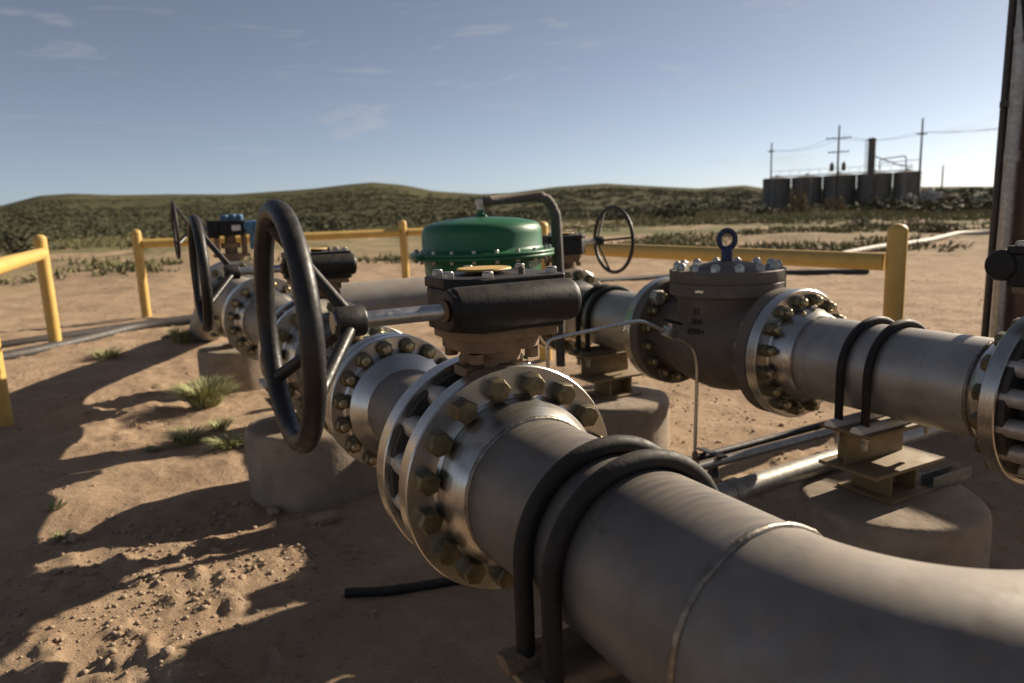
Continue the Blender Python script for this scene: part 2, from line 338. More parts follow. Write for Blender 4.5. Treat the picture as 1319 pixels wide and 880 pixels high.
def hill_z(X, Y, A, Q):
    c = np.interp(np.degrees(A), crest[:, 0], crest[:, 1]); D = 1000 + 500 * np.clip((np.degrees(A) - 46) / 6, 0, 1)
    u = np.clip((Q - 110) / (D - 110), 0, 1.6); s = np.where(u <= 1, u ** 1.35 * (1.0 + .0 * u), np.maximum(1 - (u - 1) * 2.2, 0))
    lump = fbm(X, Y, .006, 4, 31) * 2.2 * np.sin(np.clip(u, 0, 1) * PI) * D * math.tan(R(.28)) / 2
    return CAM_H * np.clip(u * 1.0, 0, 1) + D * np.tan(np.radians(c)) * s + lump - np.where(u <= 0.02, .9, 0) * 1 - .25
V, F = polar(np.radians(np.arange(-60, 181, .35)), np.concatenate([np.linspace(112, 400, 40), np.linspace(410, 1800, 70)]), hill_z)
tag(link('hills', mesh_np('hills', V, F, 'hillside')), 'low scrub-covered hills along the horizon', 'hills', kind='structure')

# ------------------------------------------------------------------ piping pieces
X1, Z1, X2, Z2, RP, RF = .607, .624, 2.0, .613, .1375, .2225
def flange(parent, x, z, y0, y1, hub, rp=RP, rf=RF, hub_r=.163, hub_l=.075, m='machined_steel', bolt=None, bc=None, n=16, side=None):
    """disc from y0 to y1; hub = -1 (towards the camera), +1 (away) or 0; bolts sit on the disc face 'side' (-1 / +1)"""
    c = .0025
    if hub < 0:
        pr = [(rp * .8, y1), (rf - c, y1), (rf, y1 - c), (rf, y0 + c), (rf - c, y0), (hub_r + .006, y0), (hub_r, y0 - .004), (hub_r - .002, y0 - hub_l * .5), (rp + .004, y0 - hub_l * .93), (rp + .001, y0 - hub_l), (rp - .01, y0 - hub_l)]
    elif hub > 0:
        pr = [(rp * .8, y0), (rf - c, y0), (rf, y0 + c), (rf, y1 - c), (rf - c, y1), (hub_r + .006, y1), (hub_r, y1 + .004), (hub_r - .002, y1 + hub_l * .5), (rp + .004, y1 + hub_l * .93), (rp + .001, y1 + hub_l), (rp - .01, y1 + hub_l)]
    else:
        pr = [(.02, y0), (rf - c, y0), (rf, y0 + c), (rf, y1 - c), (rf - c, y1), (.02, y1)]
    o = MB().lathe(pr, (x, 0, z), 'y', 96).build('flange', m, parent)
    if bolt:
        sd = side or hub
        bolts(bolt, (x, y0 if sd < 0 else y1, z), ('-' if sd < 0 else '+') + 'y', bc or rf * .845, n, o)
    return o
def weld(parent, x, z, y, r):
    pts = []; n = 72
    for k in range(n):
        a = 2 * PI * k / n; pts.append((x + (r + .0005) * math.cos(a), y + random.uniform(-.0008, .0008), z + (r + .0005) * math.sin(a)))
    return MB().tube(pts, [random.uniform(.0045, .0062) for _ in range(n)], 8, closed=True).build('weld_seam', 'weld_bead', parent, ang=80)
def straight(parent, x, z, prof, m='pipe_steel', name='pipe'):
    return MB().lathe([(r, y) for y, r in prof], (x, 0, z), 'y', 96).build(name, m, parent)
def sweep(parent, pts, r, m, name, seg=64):
    return MB().tube(pts, r, seg, caps=False).build(name, m, parent, ang=60)

# foreground spool with the elbow
YS = .555; RB = .275
s = thing('pipe_spool', (X1, YS, 0), 'large foreground grey steel pipe bending right, with bolted flange and welded elbow', 'pipe', 'flanged steel pipe spools')
straight(s, X1, Z1, [(YS, RP), (1.172 - .07, RP)])
el = [(X1 + RB - RB * math.cos(a), YS - RB * math.sin(a), Z1) for a in np.linspace(0, PI / 2, 25)]
sweep(s, el + [(X1 + RB + .5, YS - RB, Z1), (2.6, YS - RB, Z1)], RP + .0005, 'elbow_steel', 'elbow', 96)
weld(s, X1, Z1, YS, RP); weld(s, X1, Z1, 1.172 - .078, RP)
flange(s, X1, Z1, 1.172, 1.213, -1, bolt='head', side=-1)

def reducer(y0, r0, y1, r1, n=10):
    return [(y0 + (y1 - y0) * i / n, r0 + (r1 - r0) * (.5 - .5 * math.cos(PI * i / n))) for i in range(n + 1)]
s = thing('pipe_spool', (X1, 1.5, 0), 'short steel reducer spool just behind the nearest handwheel valve', 'pipe', 'flanged steel pipe spools')
flange(s, X1, Z1, 1.300, 1.345, 1); r8 = .1095
straight(s, X1, Z1, [(1.40, RP), (1.45, RP)] + reducer(1.45, RP, 1.60, r8) + [(1.79, r8)])
weld(s, X1, Z1, 1.60, r8); weld(s, X1, Z1, 1.425, RP)
flange(s, X1, Z1, 1.853, 1.892, -1, r8, .188, .148, .075, bolt='nut8', bc=.163, side=-1)
s = thing('pipe_spool', (X1, 2.0, 0), 'stubby double-flanged steel spool in the left pipe line behind the nearest handwheel', 'pipe', 'flanged steel pipe spools')
flange(s, X1, Z1, 1.897, 1.936, 1, r8, .188, .148, .05)
straight(s, X1, Z1, [(1.95, r8), (2.09, r8)])
flange(s, X1, Z1, 2.115, 2.154, -1, r8, .188, .148, .05, bolt='nut8', bc=.163, side=-1)
s = thing('pipe_spool', (X1, 2.4, 0), 'widening steel spool ending in a big bolted flange below the second handwheel', 'pipe', 'flanged steel pipe spools')
flange(s, X1, Z1, 2.159, 2.198, 1, r8, .188, .148, .06)
straight(s, X1, Z1, [(2.22, r8), (2.28, r8)] + reducer(2.28, r8, 2.42, RP) + [(2.59, RP)]); weld(s, X1, Z1, 2.42, RP)
flange(s, X1, Z1, 2.648, 2.69, -1, bolt='head', side=-1)
s = thing('pipe_spool', (X1, 3.3, 0), 'straight steel pipe length of the left line between second valve and far tee', 'pipe', 'flanged steel pipe spools')
flange(s, X1, Z1, 2.778, 2.82, 1); straight(s, X1, Z1, [(2.86, RP), (3.86, RP)]); weld(s, X1, Z1, 3.83, RP)
flange(s, X1, Z1, 3.917, 3.957, -1, bolt='nut', side=-1)
# tee with the cross pipe that turns into the right-hand line
s = thing('cross_pipe', (1.4, 4.2, 0), 'grey steel pipe crossing from the left line to the right line behind green actuator', 'pipe', 'flanged steel pipe spools')
flange(s, X1, Z1, 3.962, 4.002, 1)
straight(s, X1, Z1, [(4.05, RP)] + [(4.08, RP), (4.42, RP)] + reducer(4.42, RP, 4.66, .162) + [(5.03, .162)], 'cross_pipe_steel', 'tee')
flange(s, X1, Z1, 5.08, 5.13, -1, .162, .262, .19, .08, bolt='head', bc=.228, side=-1)
el2 = [(X2 - .38 + .38 * math.cos(a), 4.2 - .38 + .38 * math.sin(a), Z2 + .006 * a) for a in np.linspace(0, PI / 2, 17)]
sweep(s, [(X2, 3.37, Z2), (X2, 3.6, Z2)] + el2 + [(1.0, 4.2, .624), (X1 + .05, 4.2, .624)], RP, 'cross_pipe_steel', 'pipe')
flange(s, X2, Z2, 3.273, 3.315, 1)
s = thing('pipe_spool', (X1, 6, 0), 'far end of the left pipe sloping down into the dirt', 'pipe', 'flanged steel pipe spools')
flange(s, X1, Z1, 5.222, 5.27, 1, .162, .262, .19, .08, bolt='nut', bc=.228, side=1)
sweep(s, [(X1, 5.3, Z1), (X1, 5.55, Z1)] + arc((X1, 5.7, Z1), (X1, 5.95, Z1), (X1, 6.2, Z1 - .07), 8) + [(X1, 8.6, -.12)], .162, 'cross_pipe_steel', 'pipe')
# right-hand line
s = thing('pipe_spool', (X2, 1.35, 0), 'brushed steel pipe length with black straps right of the check valve', 'pipe', 'flanged steel pipe spools')
flange(s, X2, Z2, .941, .98, 1, bolt='head', side=1); straight(s, X2, Z2, [(1.04, RP), (1.63, RP)], 'brushed_pipe'); weld(s, X2, Z2, 1.06, RP); weld(s, X2, Z2, 1.612, RP)
flange(s, X2, Z2, 1.690, 1.732, -1, bolt='nut', side=-1)
s = thing('pipe_spool', (X2, 2.8, 0), 'brushed steel pipe length left of the check valve on a strapped support', 'pipe', 'flanged steel pipe spools')
flange(s, X2, Z2, 2.369, 2.41, 1); straight(s, X2, Z2, [(2.46, RP), (3.08, RP)], 'brushed_pipe'); weld(s, X2, Z2, 2.49, RP)
flange(s, X2, Z2, 3.145, 3.186, -1, bolt='head', side=-1)
s = thing('pipe_spool', (X2, .5, 0), 'steel pipe end joining the right line at the frame edge', 'pipe', 'flanged steel pipe spools')
flange(s, X2, Z2, .813, .854, -1, bolt='head', side=-1); straight(s, X2, Z2, [(.14, RP), (.75, RP)], 'brushed_pipe')

# ------------------------------------------------------------------ wafer valves with worm gearbox and handwheel
def valve(x, z, y0, y1, label, flip=False, wheel=True, dusty=True, thin=1, rb=.163, rf=RF, nst=16, spokes=(112, 217, 328)):
    yc = (y0 + y1) / 2; v = thing('butterfly_valve', (x, yc, 0), label, 'valve', 'handwheel valves on the pipes')
    # local frame: stem axis at origin, worm on local -Y, handwheel on local -X
    M = Matrix.Translation((x, yc, z)) @ (Matrix.Rotation(PI, 4, 'Z') if flip else Matrix.Identity(4))
    MB().lathe([(.05, y0 + .001), (rb, y0 + .001), (rb, y0 + .012), (rb - .006, y0 + .02), (rb - .006, y1 - .022), (rf * .94, y1 - .016), (rf * .945, y1 - .0135), (rf * .945, y1 - .001), (.05, y1 - .001)], (x, 0, z), 'y', 64).build('valve_body', 'wafer_black', v)  # wide dark back disc added in place of shade on the flange behind
    st = MB().lathe([(.0235, -.5 * (y1 - y0) + .0005), (.0235, .5 * (y1 - y0) - .0005)], ax='y', seg=20).mesh('stud', 'stud_steel')
    for k in range(nst):
        a = 2 * PI * (k + .5) / nst
        if abs(a - PI / 2) < .25: continue
        link('stud', st, Matrix.Translation((x + math.cos(a) * rf * .845, yc, z + math.sin(a) * rf * .845)), v)
    cast = 'dusty_cast' if dusty else 'dark_cast'
    nk = MB().lathe([(.06, rb - .03), (.052, rb + .012), (.046, rb + .03), (.045, rb + .055), (.058, rb + .062), (.06, rb + .09), (.04, rb + .094)], (0, 0, 0), 'z', 32)
    nk.box((0, 0, rb + .045), (.135, .06, .018)); nk.box((0, 0, rb + .022), (.10, .075, .02))
    n_ = nk.build('stem_neck', cast, v, M=M)
    pl = MB().prism([(-.082, -.05), (-.05, -.082), (.05, -.082), (.082, -.05), (.082, .05), (.05, .082), (-.05, .082), (-.082, .05)], rb + .088, rb + .112).build('mounting_plate', cast, v, .004, M=M)
    for a in (45, 135, 225, 315):
        p = M @ Vector((math.cos(R(a)) * .083, math.sin(R(a)) * .083, rb + .0865)); link('bolt', BOLT['dark'], Matrix.Translation(p) @ Matrix.Rotation(PI, 4, 'X'), pl)
        p = M @ Vector((math.cos(R(a + 20)) * .05, math.sin(R(a + 20)) * .05, rb + .0535)); link('bolt', BOLT['dark'], Matrix.Translation(p), n_)
    zb, zt = rb + .112, .372
    poly = [(-.106, -.040), (-.062, -.100), (.108, -.100), (.113, -.093), (.113, .050), (.066, .104), (-.053, .106), (-.106, .054)]
    MB().prism([(a * .92, b * .92) for a, b in poly], zb - .0005, zb + .018).build('gearbox_base', cast, v, .004, M=M)
    g = MB().prism(poly, zb + .017, zt - .001).build('gearbox', 'valve_black', v, .006, 3, M=M)
    MB().prism([(a * 1.03, b * 1.03) for a, b in poly], zt - .0005, zt + .019).build('cover', 'valve_black', g, .004, 3, M=M)
    wz = .343
    MB().lathe([(.012, -.128), (.030, -.128), (.0385, -.122), (.0395, -.11), (.0395, .106), (.038, .114), (.034, .119), (.0, .120)], (0, -.113, wz), 'x', 40).build('worm_housing', 'valve_black', g, M=M)
    MB().lathe([(.02, -.136), (.036, -.136), (.0375, -.133), (.0375, -.12), (.02, -.12)], (0, -.113, wz), 'x', 8).build('bearing_cap', 'valve_black', g, .002, M=M)
    MB().lathe([(.0, .0), (.052, .0), (.054, .002), (.052, .005), (.0, .006)], (0, .015, zt + .0255), 'z', 32).build('indicator_plate', 'yellow_plate', g, M=M)
    MB().lathe([(.0, 0), (.036, 0), (.034, .0075), (0, .0075)], (0, .015, zt + .0185), 'z', 24).build('indicator_boss', 'valve_black', g, M=M)
    for a, b in ((-.092, -.024), (-.040, -.084), (.096, -.080), (.094, .042), (.0, .09), (-.084, .048)):
        link('cap_screw', BOLT['small'], Matrix.Translation(M @ Vector((a, b, zt + .0185))), g)
    MB().lathe([(.0, 0), (.006, 0), (.006, .012), (.003, .016), (0, .016)], (.045, -.055, zt + .0185), 'z', 10).build('grease_nipple', 'dark_cast', g, M=M)
    MB().lathe([(.004, -.1375), (.0175, -.1375), (.0185, -.14), (.0175, -.145), (.0, -.145)], (0, -.113, wz), 'x', 20).build('shaft_seal', 'dusty_cast', g, M=M)
    if not wheel:
        return v
    hx = -.305
    MB().lathe([(.0135, -.139), (.0135, hx + .0)], (0, -.113, wz), 'x', 24).build('shaft', 'shaft_zinc', v, M=M)
    rw, off, tr = .18, -.10, .0165 * thin
    ring = [(hx + off, -.113 + rw * math.cos(a), wz + rw * math.sin(a)) for a in np.linspace(0, 2 * PI, 73)[:-1]]
    wh = MB().tube(ring, tr, 18, closed=True).build('handwheel', 'wheel_black', v, M=M, ang=80)
    MB().lathe([(.0, -.026), (.017, -.026), (.0255, -.022), (.0255, .020), (.023, .024), (.0, .024)], (hx, -.113, wz), 'x', 28).build('hub', 'wheel_black', wh, M=M)
    MB().lathe([(.0, -.0285), (.018, -.0285), (.018, -.0255), (.0, -.0255)], (hx, -.113, wz), 'x', 20).build('hub_cap', 'nut_bright', wh, M=M)
    for a in spokes:
        a = R(180 - a) if False else R(a)
        d = Vector((0, -math.cos(a), math.sin(a)))
        p1 = Vector((hx + off, -.113, wz)) + d * (rw - .004); p0 = Vector((hx, -.113, wz)) + d * .012
        MB().tube([p0, p0.lerp(p1, .5), p1], [.0105 * thin, .0098 * thin, .0112 * thin], 14).build('spoke', 'wheel_black', wh, M=M)
    return v
valve(X1, Z1, 1.213, 1.300, 'nearest valve with large black handwheel, black gearbox and dusty brown neck')
valve(X1, Z1, 2.69, 2.778, 'second handwheel valve on the left line, just behind the largest wheel')
valve(X2, Z2, 3.186, 3.273, 'valve with thin black handwheel facing right, beside the green actuator', flip=True, spokes=(62, 175, 282), thin=.62)
valve(X2, Z2, .854, .941, 'valve with black gearbox cut off by the right frame edge', flip=True)

# far automated valve
v = thing('actuated_valve', (X1, 5.176, 0), 'far valve topped by dark actuator with blue instruments and edge-on handwheel', 'valve', 'handwheel valves on the pipes')
MB().lathe([(.05, 5.131), (.20, 5.131), (.20, 5.221), (.05, 5.221)], (X1, 0, Z1), 'y', 48).build('valve_body', 'dark_cast', v, .003)
for k in range(16):
    a = 2 * PI * (k + .5) / 16; MB().lathe([(.02, 5.1305), (.02, 5.2215)], (X1 + math.cos(a) * .228, 0, Z1 + math.sin(a) * .228), 'y', 10).build('stud', 'stud_steel', v)
MB().lathe([(.07, .18), (.065, .26), (.08, .265), (.08, .285), (.05, .285)], (X1, 5.176, Z1), 'z', 24).build('stem_neck', 'dusty_cast', v)
b = MB()
for sx in (-1, 1): b.box((X1 + sx * .085, 5.176, Z1 + .362), (.025, .10, .125))
b.box((X1, 5.176, Z1 + .2955), (.22, .13, .022)); b.build('bracket', 'dusty_cast', v, .003)
MB().lathe([(.0, .30), (.04, .30), (.04, .34), (.062, .345), (.062, .375), (.035, .38), (.035, .424), (.0, .424)], (X1, 5.176, Z1), 'z', 20).build('coupling', 'dusty_cast', v)
a_ = MB().box((X1 + .01, 5.176, Z1 + .475), (.155, .15, .10)).build('actuator', 'valve_black', v, .008)
MB().box((X1 - .104, 5.176, Z1 + .47), (.072, .13, .115)).build('end_housing', 'valve_black', a_, .006)
MB().box((X1 + .035, 5.098, Z1 + .475), (.055, .004, .035)).build('name_plate', 'white_plastic', a_)
for i, (dx, dz, r_) in enumerate(((-.02, .55, .028), (.03, .553, .026), (.07, .551, .024))):
    MB().lathe([(0, 0), (r_, 0), (r_ * 1.1, .012), (r_ * 1.1, .03), (r_ * .8, .04), (0, .042)], (X1 + dx, 5.176, Z1 + dz - .028), 'z', 18).build('terminal_cap', 'blue_paint', a_)
t_ = MB().box((X1 + .135, 5.13, Z1 + .475), (.085, .10, .09)).build('transmitter', 'blue_paint', v, .02)
MB().lathe([(0, -.10), (.034, -.10), (.038, -.08), (.034, -.0), (.02, 0)], (X1 + .15, 5.11, Z1 + .43), 'z', 20).build('sensor_head', 'blue_paint', t_)
for dx in (.105, .165): MB().lathe([(0, -.03), (.028, -.03), (.028, .03), (0, .03)], (X1 + dx, 5.06, Z1 + .485), 'y', 20).build('end_cap', 'blue_paint', t_, .003)
MB().tube(path([(X1 + .15, 5.11, Z1 + .33), (X1 + .15, 5.11, Z1 + .26), (X1 + .14, 5.15, Z1 + .20)], .04), .008, 8).build('impulse_tube', 'tube_steel', v)
MB().tube([(X1 - .13, 5.176, Z1 + .475), (X1 - .23, 5.176, Z1 + .475)], .013, 12).build('shaft', 'shaft_zinc', v)
hx, rw = X1 - .225, .178; zc = Z1 + .475
wh = MB().tube([(hx - .10, 5.176 + rw * math.cos(a), zc + rw * math.sin(a)) for a in np.linspace(0, 2 * PI, 49)[:-1]], .010, 10, closed=True).build('handwheel', 'wheel_black', v)
for a in (90, 210, 330):
    d = Vector((0, -math.cos(R(a)), math.sin(R(a)))); MB().tube([Vector((hx, 5.176, zc)), Vector((hx - .1, 5.176, zc)) + d * (rw - .003)], .009, 8).build('spoke', 'wheel_black', wh)

# ------------------------------------------------------------------ check valve
v = thing('check_valve', (X2, 2.05, 0), 'squat dark grey check valve with bolted round bonnet and blue lifting eye', 'valve')
o = flange(v, X2, Z2, 1.736, 1.784, 0, m='dark_cast'); bolts('bright', (X2, 1.784, Z2), '+y', RF * .845, 16, o)
o = flange(v, X2, Z2, 2.319, 2.365, 0, m='dark_cast'); bolts('nut', (X2, 2.319, Z2), '-y', RF * .845, 16, o, skip=())
MB().lathe([(.10, 1.78), (.158, 1.782), (.150, 1.80), (.150, 1.84), (.165, 1.90), (.185, 1.98), (.192, 2.05), (.185, 2.13), (.165, 2.22), (.150, 2.27), (.158, 2.32), (.10, 2.322)], (X2, 0, Z2), 'y', 72).build('valve_body', 'dark_cast', v)
zb = .80
MB().lathe([(.165, Z2 - .06), (.176, Z2 + .02), (.182, zb - .03), (.194, zb - .008), (.211, zb - .002), (.213, zb + .001), (.213, zb + .042), (.211, zb + .0445), (.1, zb + .0445)], (X2, 2.05, 0), 'z', 96).build('bonnet_neck', 'dark_cast', v)
cv = MB().lathe([(.15, zb + .0448), (.206, zb + .0448), (.206, zb + .0475), (.212, zb + .048), (.213, zb + .05), (.213, zb + .087), (.210, zb + .090), (.148, zb + .090), (.140, zb + .093), (.11, zb + .108), (.05, zb + .117), (0, zb + .118)], (X2, 2.05, 0), 'z', 96).build('bonnet_cover', 'dark_cast', v)
bolts('bright', (X2, 2.05, zb + .0898), '+z', .182, 14, cv, .3)
e = MB().lathe([(0, 0), (.021, 0), (.021, .05), (.017, .056), (0, .056)], (X2, 2.05, zb + .112), 'z', 18)
e.tube([(X2 + .030 * math.cos(a) * .88, 2.05 - .030 * math.cos(a) * .47, zb + .198 + .034 * math.sin(a)) for a in np.linspace(0, 2 * PI, 33)[:-1]], .0105, 12, closed=True)
e.build('lifting_eye', 'navy_paint', cv, ang=50)
# big lit bolt and data plate
link('bolt', hexhead(.056, .032).mesh('bolt', 'stud_steel', .002), Matrix.Translation((X2 - .125, 2.318, Z2 + .155)) @ Matrix.Rotation(PI / 2, 4, 'X'), v)
ca = math.atan2(-2.05, -2.0)
MB().box((0, 0, 0), (.004, .034, .010)).build('data_plate', 'nut_bright', v, M=Matrix.Translation((X2 + .2135 * math.cos(ca - .45), 2.05 + .2135 * math.sin(ca - .45), zb + .022)) @ Matrix.Rotation(ca - .45, 4, 'Z'))
def cast_text(txt, size, M, parent):
    cu = bpy.data.curves.new('t', 'FONT'); cu.body = txt; cu.size = size; cu.extrude = .005; cu.align_x = 'CENTER'; cu.align_y = 'CENTER'; cu.bevel_depth = .0006
    t = bpy.data.objects.new('t', cu); COL.objects.link(t); bpy.context.view_layer.update()
    me = bpy.data.meshes.new_from_object(t.evaluated_get(bpy.context.evaluated_depsgraph_get())); bpy.data.objects.remove(t); bpy.data.curves.remove(cu)
    me.materials.clear(); me.materials.append(MATS['letter_cast']); link('cast_lettering', me, M, parent)
ta = ca - .62
for txt, zz, rr, sz in (('H', Z2 + .130, .1805, .034), ('300', Z2 + .092, .1795, .030), ('CF8M', Z2 + .054, .1830, .030)):
    cast_text(txt, sz, Matrix.Translation((X2 + rr * math.cos(ta), 2.05 + rr * math.sin(ta), zz)) @ Matrix.Rotation(ta + PI / 2, 4, 'Z') @ Matrix.Rotation(PI / 2, 4, 'X'), v)

# ------------------------------------------------------------------ supports: pedestals, beams, U-bolts
def pedestal(x, y, zt, label, r=.27, seed=0):
    prof = [(r + .006, -.15), (r, .02), (r, zt - .035), (r - .004, zt - .016), (r - .013, zt - .004), (r - .026, zt), (r * .6, zt + .002), (0, zt + .001)]
    m = MB().lathe(prof, (0, 0, 0), 'z', 72)
    m.v = [(a + .006 * math.sin(3 * math.atan2(b, a) + seed) * (abs(a) + abs(b) > .2) + random.uniform(-.0012, .0012), b + random.uniform(-.0012, .0012), c + random.uniform(-.0012, .0012)) for a, b, c in m.v]
    o = m.build('concrete_pedestal', 'concrete', None, M=Matrix.Translation((x, y, 0)), ang=50); return tag(o, label, 'pedestal', 'round concrete pedestals under the pipes')
def support(x, z, yc, zt, ys, label, bars='white_plastic', straps=True, ur=.0125):
    v = thing('pipe_support', (x, yc, zt), label, 'pipe support', 'painted steel pipe supports')
    tp = z - RP - .018; md = zt + .10
    MB().box((x, yc, tp - .008), (.36, .17, .012)).build('top_plate', 'beam_paint', v, .0015)
    MB().box((x - .012, yc + .02, (tp - .014 + md + .006) / 2), (.27, .012, tp - .014 - md - .0065)).build('web', 'beam_paint', v, .001)
    for sx in (-1, 1): MB().box((x - .012 + sx * .09, yc + .0515, (tp - .014 + md + .006) / 2), (.010, .05, tp - .014 - md - .0065)).build('stiffener', 'beam_paint', v, .001)
    MB().box((x, yc, md), (.33, .20, .0115)).build('lower_plate', 'beam_paint', v, .0015)
    lz = (zt + md - .006) / 2; lh = md - .0062 - zt
    MB().box((x + .02, yc, lz), (.11, .010, lh)).build('column_web', 'beam_paint', v, .001)
    for sx in (-1, 1): MB().box((x + .02 + sx * .0605, yc, lz), (.0105, .13, lh)).build('column_flange', 'beam_paint', v, .001)
    MB().box((x + .02, yc, zt + .006), (.2, .19, .008)).build('base_plate', 'beam_paint', v, .001)
    if not straps: return v
    for y in ys:
        n = 10; pr = [(.019 * math.cos(PI * i / n), .0205 * math.sin(PI * i / n)) for i in range(n + 1)]
        m = MB().add([(x - .19, y + a, tp - .0018 + b) for a, b in pr] + [(x + .19, y + a, tp - .0018 + b) for a, b in pr], [tuple(range(n + 1)), tuple(range(n + 1, 2 * n + 2))[::-1]] + [(i, i + 1, n + 2 + i, n + 1 + i) for i in range(n)] + [(n, 0, n + 1, 2 * n + 1)])
        m.build('half_round_bar', bars, v, ang=40)
        r = RP + ur - .0005; pts = [(x - r, y, tp - .045)] + [(x - r * math.cos(a), y, z + r * math.sin(a)) for a in np.linspace(-.3, PI + .3, 41) if 0 <= a <= PI or True][0:0]
        arcp = [(x - r * math.cos(a), y, z + r * math.sin(a)) for a in np.linspace(0, PI, 33)]
        u = MB().tube([(x - r, y, tp + .012), (x - r, y, z - .06)] + arcp + [(x + r, y, z - .06), (x + r, y, tp + .012)], ur, 16).build('u_bolt', 'rubber', v, ang=60)
        for sx in (-1, 1):
            MB().lathe([(.009, tp - .06), (.009, tp + .02)], (x + sx * r, y, 0), 'z', 12).build('threaded_end', 'galvanised', u)
            link('nut', BOLT['bright'], Matrix.Translation((x + sx * r, y, tp - .0145)) @ Matrix.Rotation(PI, 4, 'X') @ Matrix.Scale(.8, 4), u)
    return v
pedestal(X2, 1.34, .225, 'round concrete pedestal in front at right under the brushed pipe', seed=1)
pedestal(X2, 2.80, .235, 'round concrete pedestal left of the check valve, beyond the nearest flange', seed=2)
pedestal(X1, 3.06, .285, 'shaded concrete pedestal under the left line behind the largest handwheel', seed=3)
pedestal(X1, 5.45, .26, 'small far concrete pedestal under the left line near grass tufts', seed=4)
pedestal(X1, .80, .20, 'concrete pedestal mostly hidden beneath the foreground pipe', seed=5)
support(X2, Z2, 1.375, .226, (1.42, 1.33), 'tan beam support with two black straps and white bars at right')
support(X2, Z2, 2.825, .236, (2.865, 2.785), 'tan beam support with two black straps left of the check valve', bars='dark_cast')
support(X1, Z1, 3.06, .286, (3.10, 3.02), 'tan beam support under the left line behind the second valve')
support(X1, Z1, 5.45, .261, (), 'tan beam support under the far left line', straps=False)
support(X1, Z1, .828, .201, (.868, .788), 'strapped support with thick black straps on the foreground pipe', bars='dusty_cast', ur=.0145)
MB().box((X2 + .22, 1.30, .255), (.20, .041, .003)).box((X2 + .22, 1.281, .276), (.20, .003, .041)).box((X2 + .22, 1.319, .276), (.20, .003, .041)).build('s', 'strut_grey')
o = bpy.data.objects['s']; o.name = 'strut_channel'; o.data.name = 'strut_channel'; o.location.z -= .0265; tag(o, 'short galvanised strut channel lying on the right front pedestal', 'strut')

# ------------------------------------------------------------------ green diaphragm control valve
GX, GY = 1.31, 2.75
v = thing('control_valve', (GX, GY, 0), 'dark green diaphragm actuator standing between the two pipe lines', 'actuator')
up = MB().lathe([(.10, .966), (.297, .966), (.300, .969), (.300, .976), (.297, .979), (.262, .981), (.255, .986), (.251, .995), (.250, 1.048), (.247, 1.068), (.237, 1.084), (.215, 1.095), (.15, 1.108), (.06, 1.1165), (.03, 1.118), (.0, 1.119)], (GX, GY, 0), 'z', 96).build('upper_casing', 'green_paint', v, ang=50)
lo = MB().lathe([(.10, .965), (.297, .965), (.300, .962), (.300, .954), (.297, .951), (.258, .949), (.248, .942), (.245, .93), (.243, .89), (.232, .86), (.20, .80), (.17, .765), (.09, .74), (.0, .738)], (GX, GY, 0), 'z', 96).build('lower_casing', 'green_paint', v, ang=50)
bolts('rim', (GX, GY, .979), '+z', .280, 20, up, .2); bolts('rim', (GX, GY, .951), '-z', .280, 20, lo, .2)
for sx, a in ((-1, 0), (1, .35)): MB().box((GX + sx * .305, GY - .04, .9655), (.03, .035, .022)).build('lug', 'green_paint', v, .003)
MB().lathe([(0, 0), (.026, 0), (.022, .012), (.013, .014), (.013, .03), (0, .03)], (GX, GY, 1.116), 'z', 20).build('top_boss', 'green_paint', v)
for sx in (-1, 1): MB().tube([(GX + sx * .085, GY, .745), (GX + sx * .105, GY, .66), (GX + sx * .10, GY, .52)], [.022, .018, .022], 12).build('yoke_leg', 'green_paint', v)
MB().box((GX, GY, .505), (.32, .15, .03)).build('yoke_base', 'green_paint', v, .006)
MB().lathe([(.0, .50), (.012, .50), (.012, .742)], (GX, GY, 0), 'z', 12).build('stem', 'nut_bright', v)
MB().lathe([(.0, .49), (.085, .49), (.085, .45), (.06, .44), (.075, .38), (.09, .30), (.06, .22), (0, .21)], (GX, GY, 0), 'z', 32).build('valve_body', 'green_paint', v)
for sx in (-1, 1):
    o = MB().lathe([(.0, sx * .16), (.105, sx * .16), (.105, sx * .135), (.06, sx * .13), (.055, 0)], (GX, GY, .33), 'y', 32).build('flange', 'green_paint', v)
    MB().tube(path([(GX, GY + sx * .161, .33), (GX, GY + sx * .36, .33), (GX, GY + sx * .36, -.1)], .1), .045, 20).build('branch_pipe', 'cross_pipe_steel', v)

h = thing('flexible_conduit', (1.62, 2.7, 0), 'dusty dark flexible hose looping off the top of the green actuator', 'hose')
MB().lathe([(0, 1.145), (.016, 1.145), (.016, 1.165), (.022, 1.166), (.022, 1.186), (.012, 1.19), (0, 1.19)], (GX, GY, 0), 'z', 8).build('fitting', 'nut_bright', h)
hp = path([(GX + .005, GY - .004, 1.178), (GX + .03, GY - .01, 1.180), (GX + .285, GY - .05, 1.192), (GX + .33, GY - .055, 1.12), (GX + .335, GY - .06, .80), (GX + .325, GY - .07, .45)], .05, 8)
MB().tube(hp, [.014, .022] + [random.uniform(.0205, .0245) for _ in hp[2:-2]] + [.023, .020], 14).build('sheath', 'hose_cover', h, ang=70)

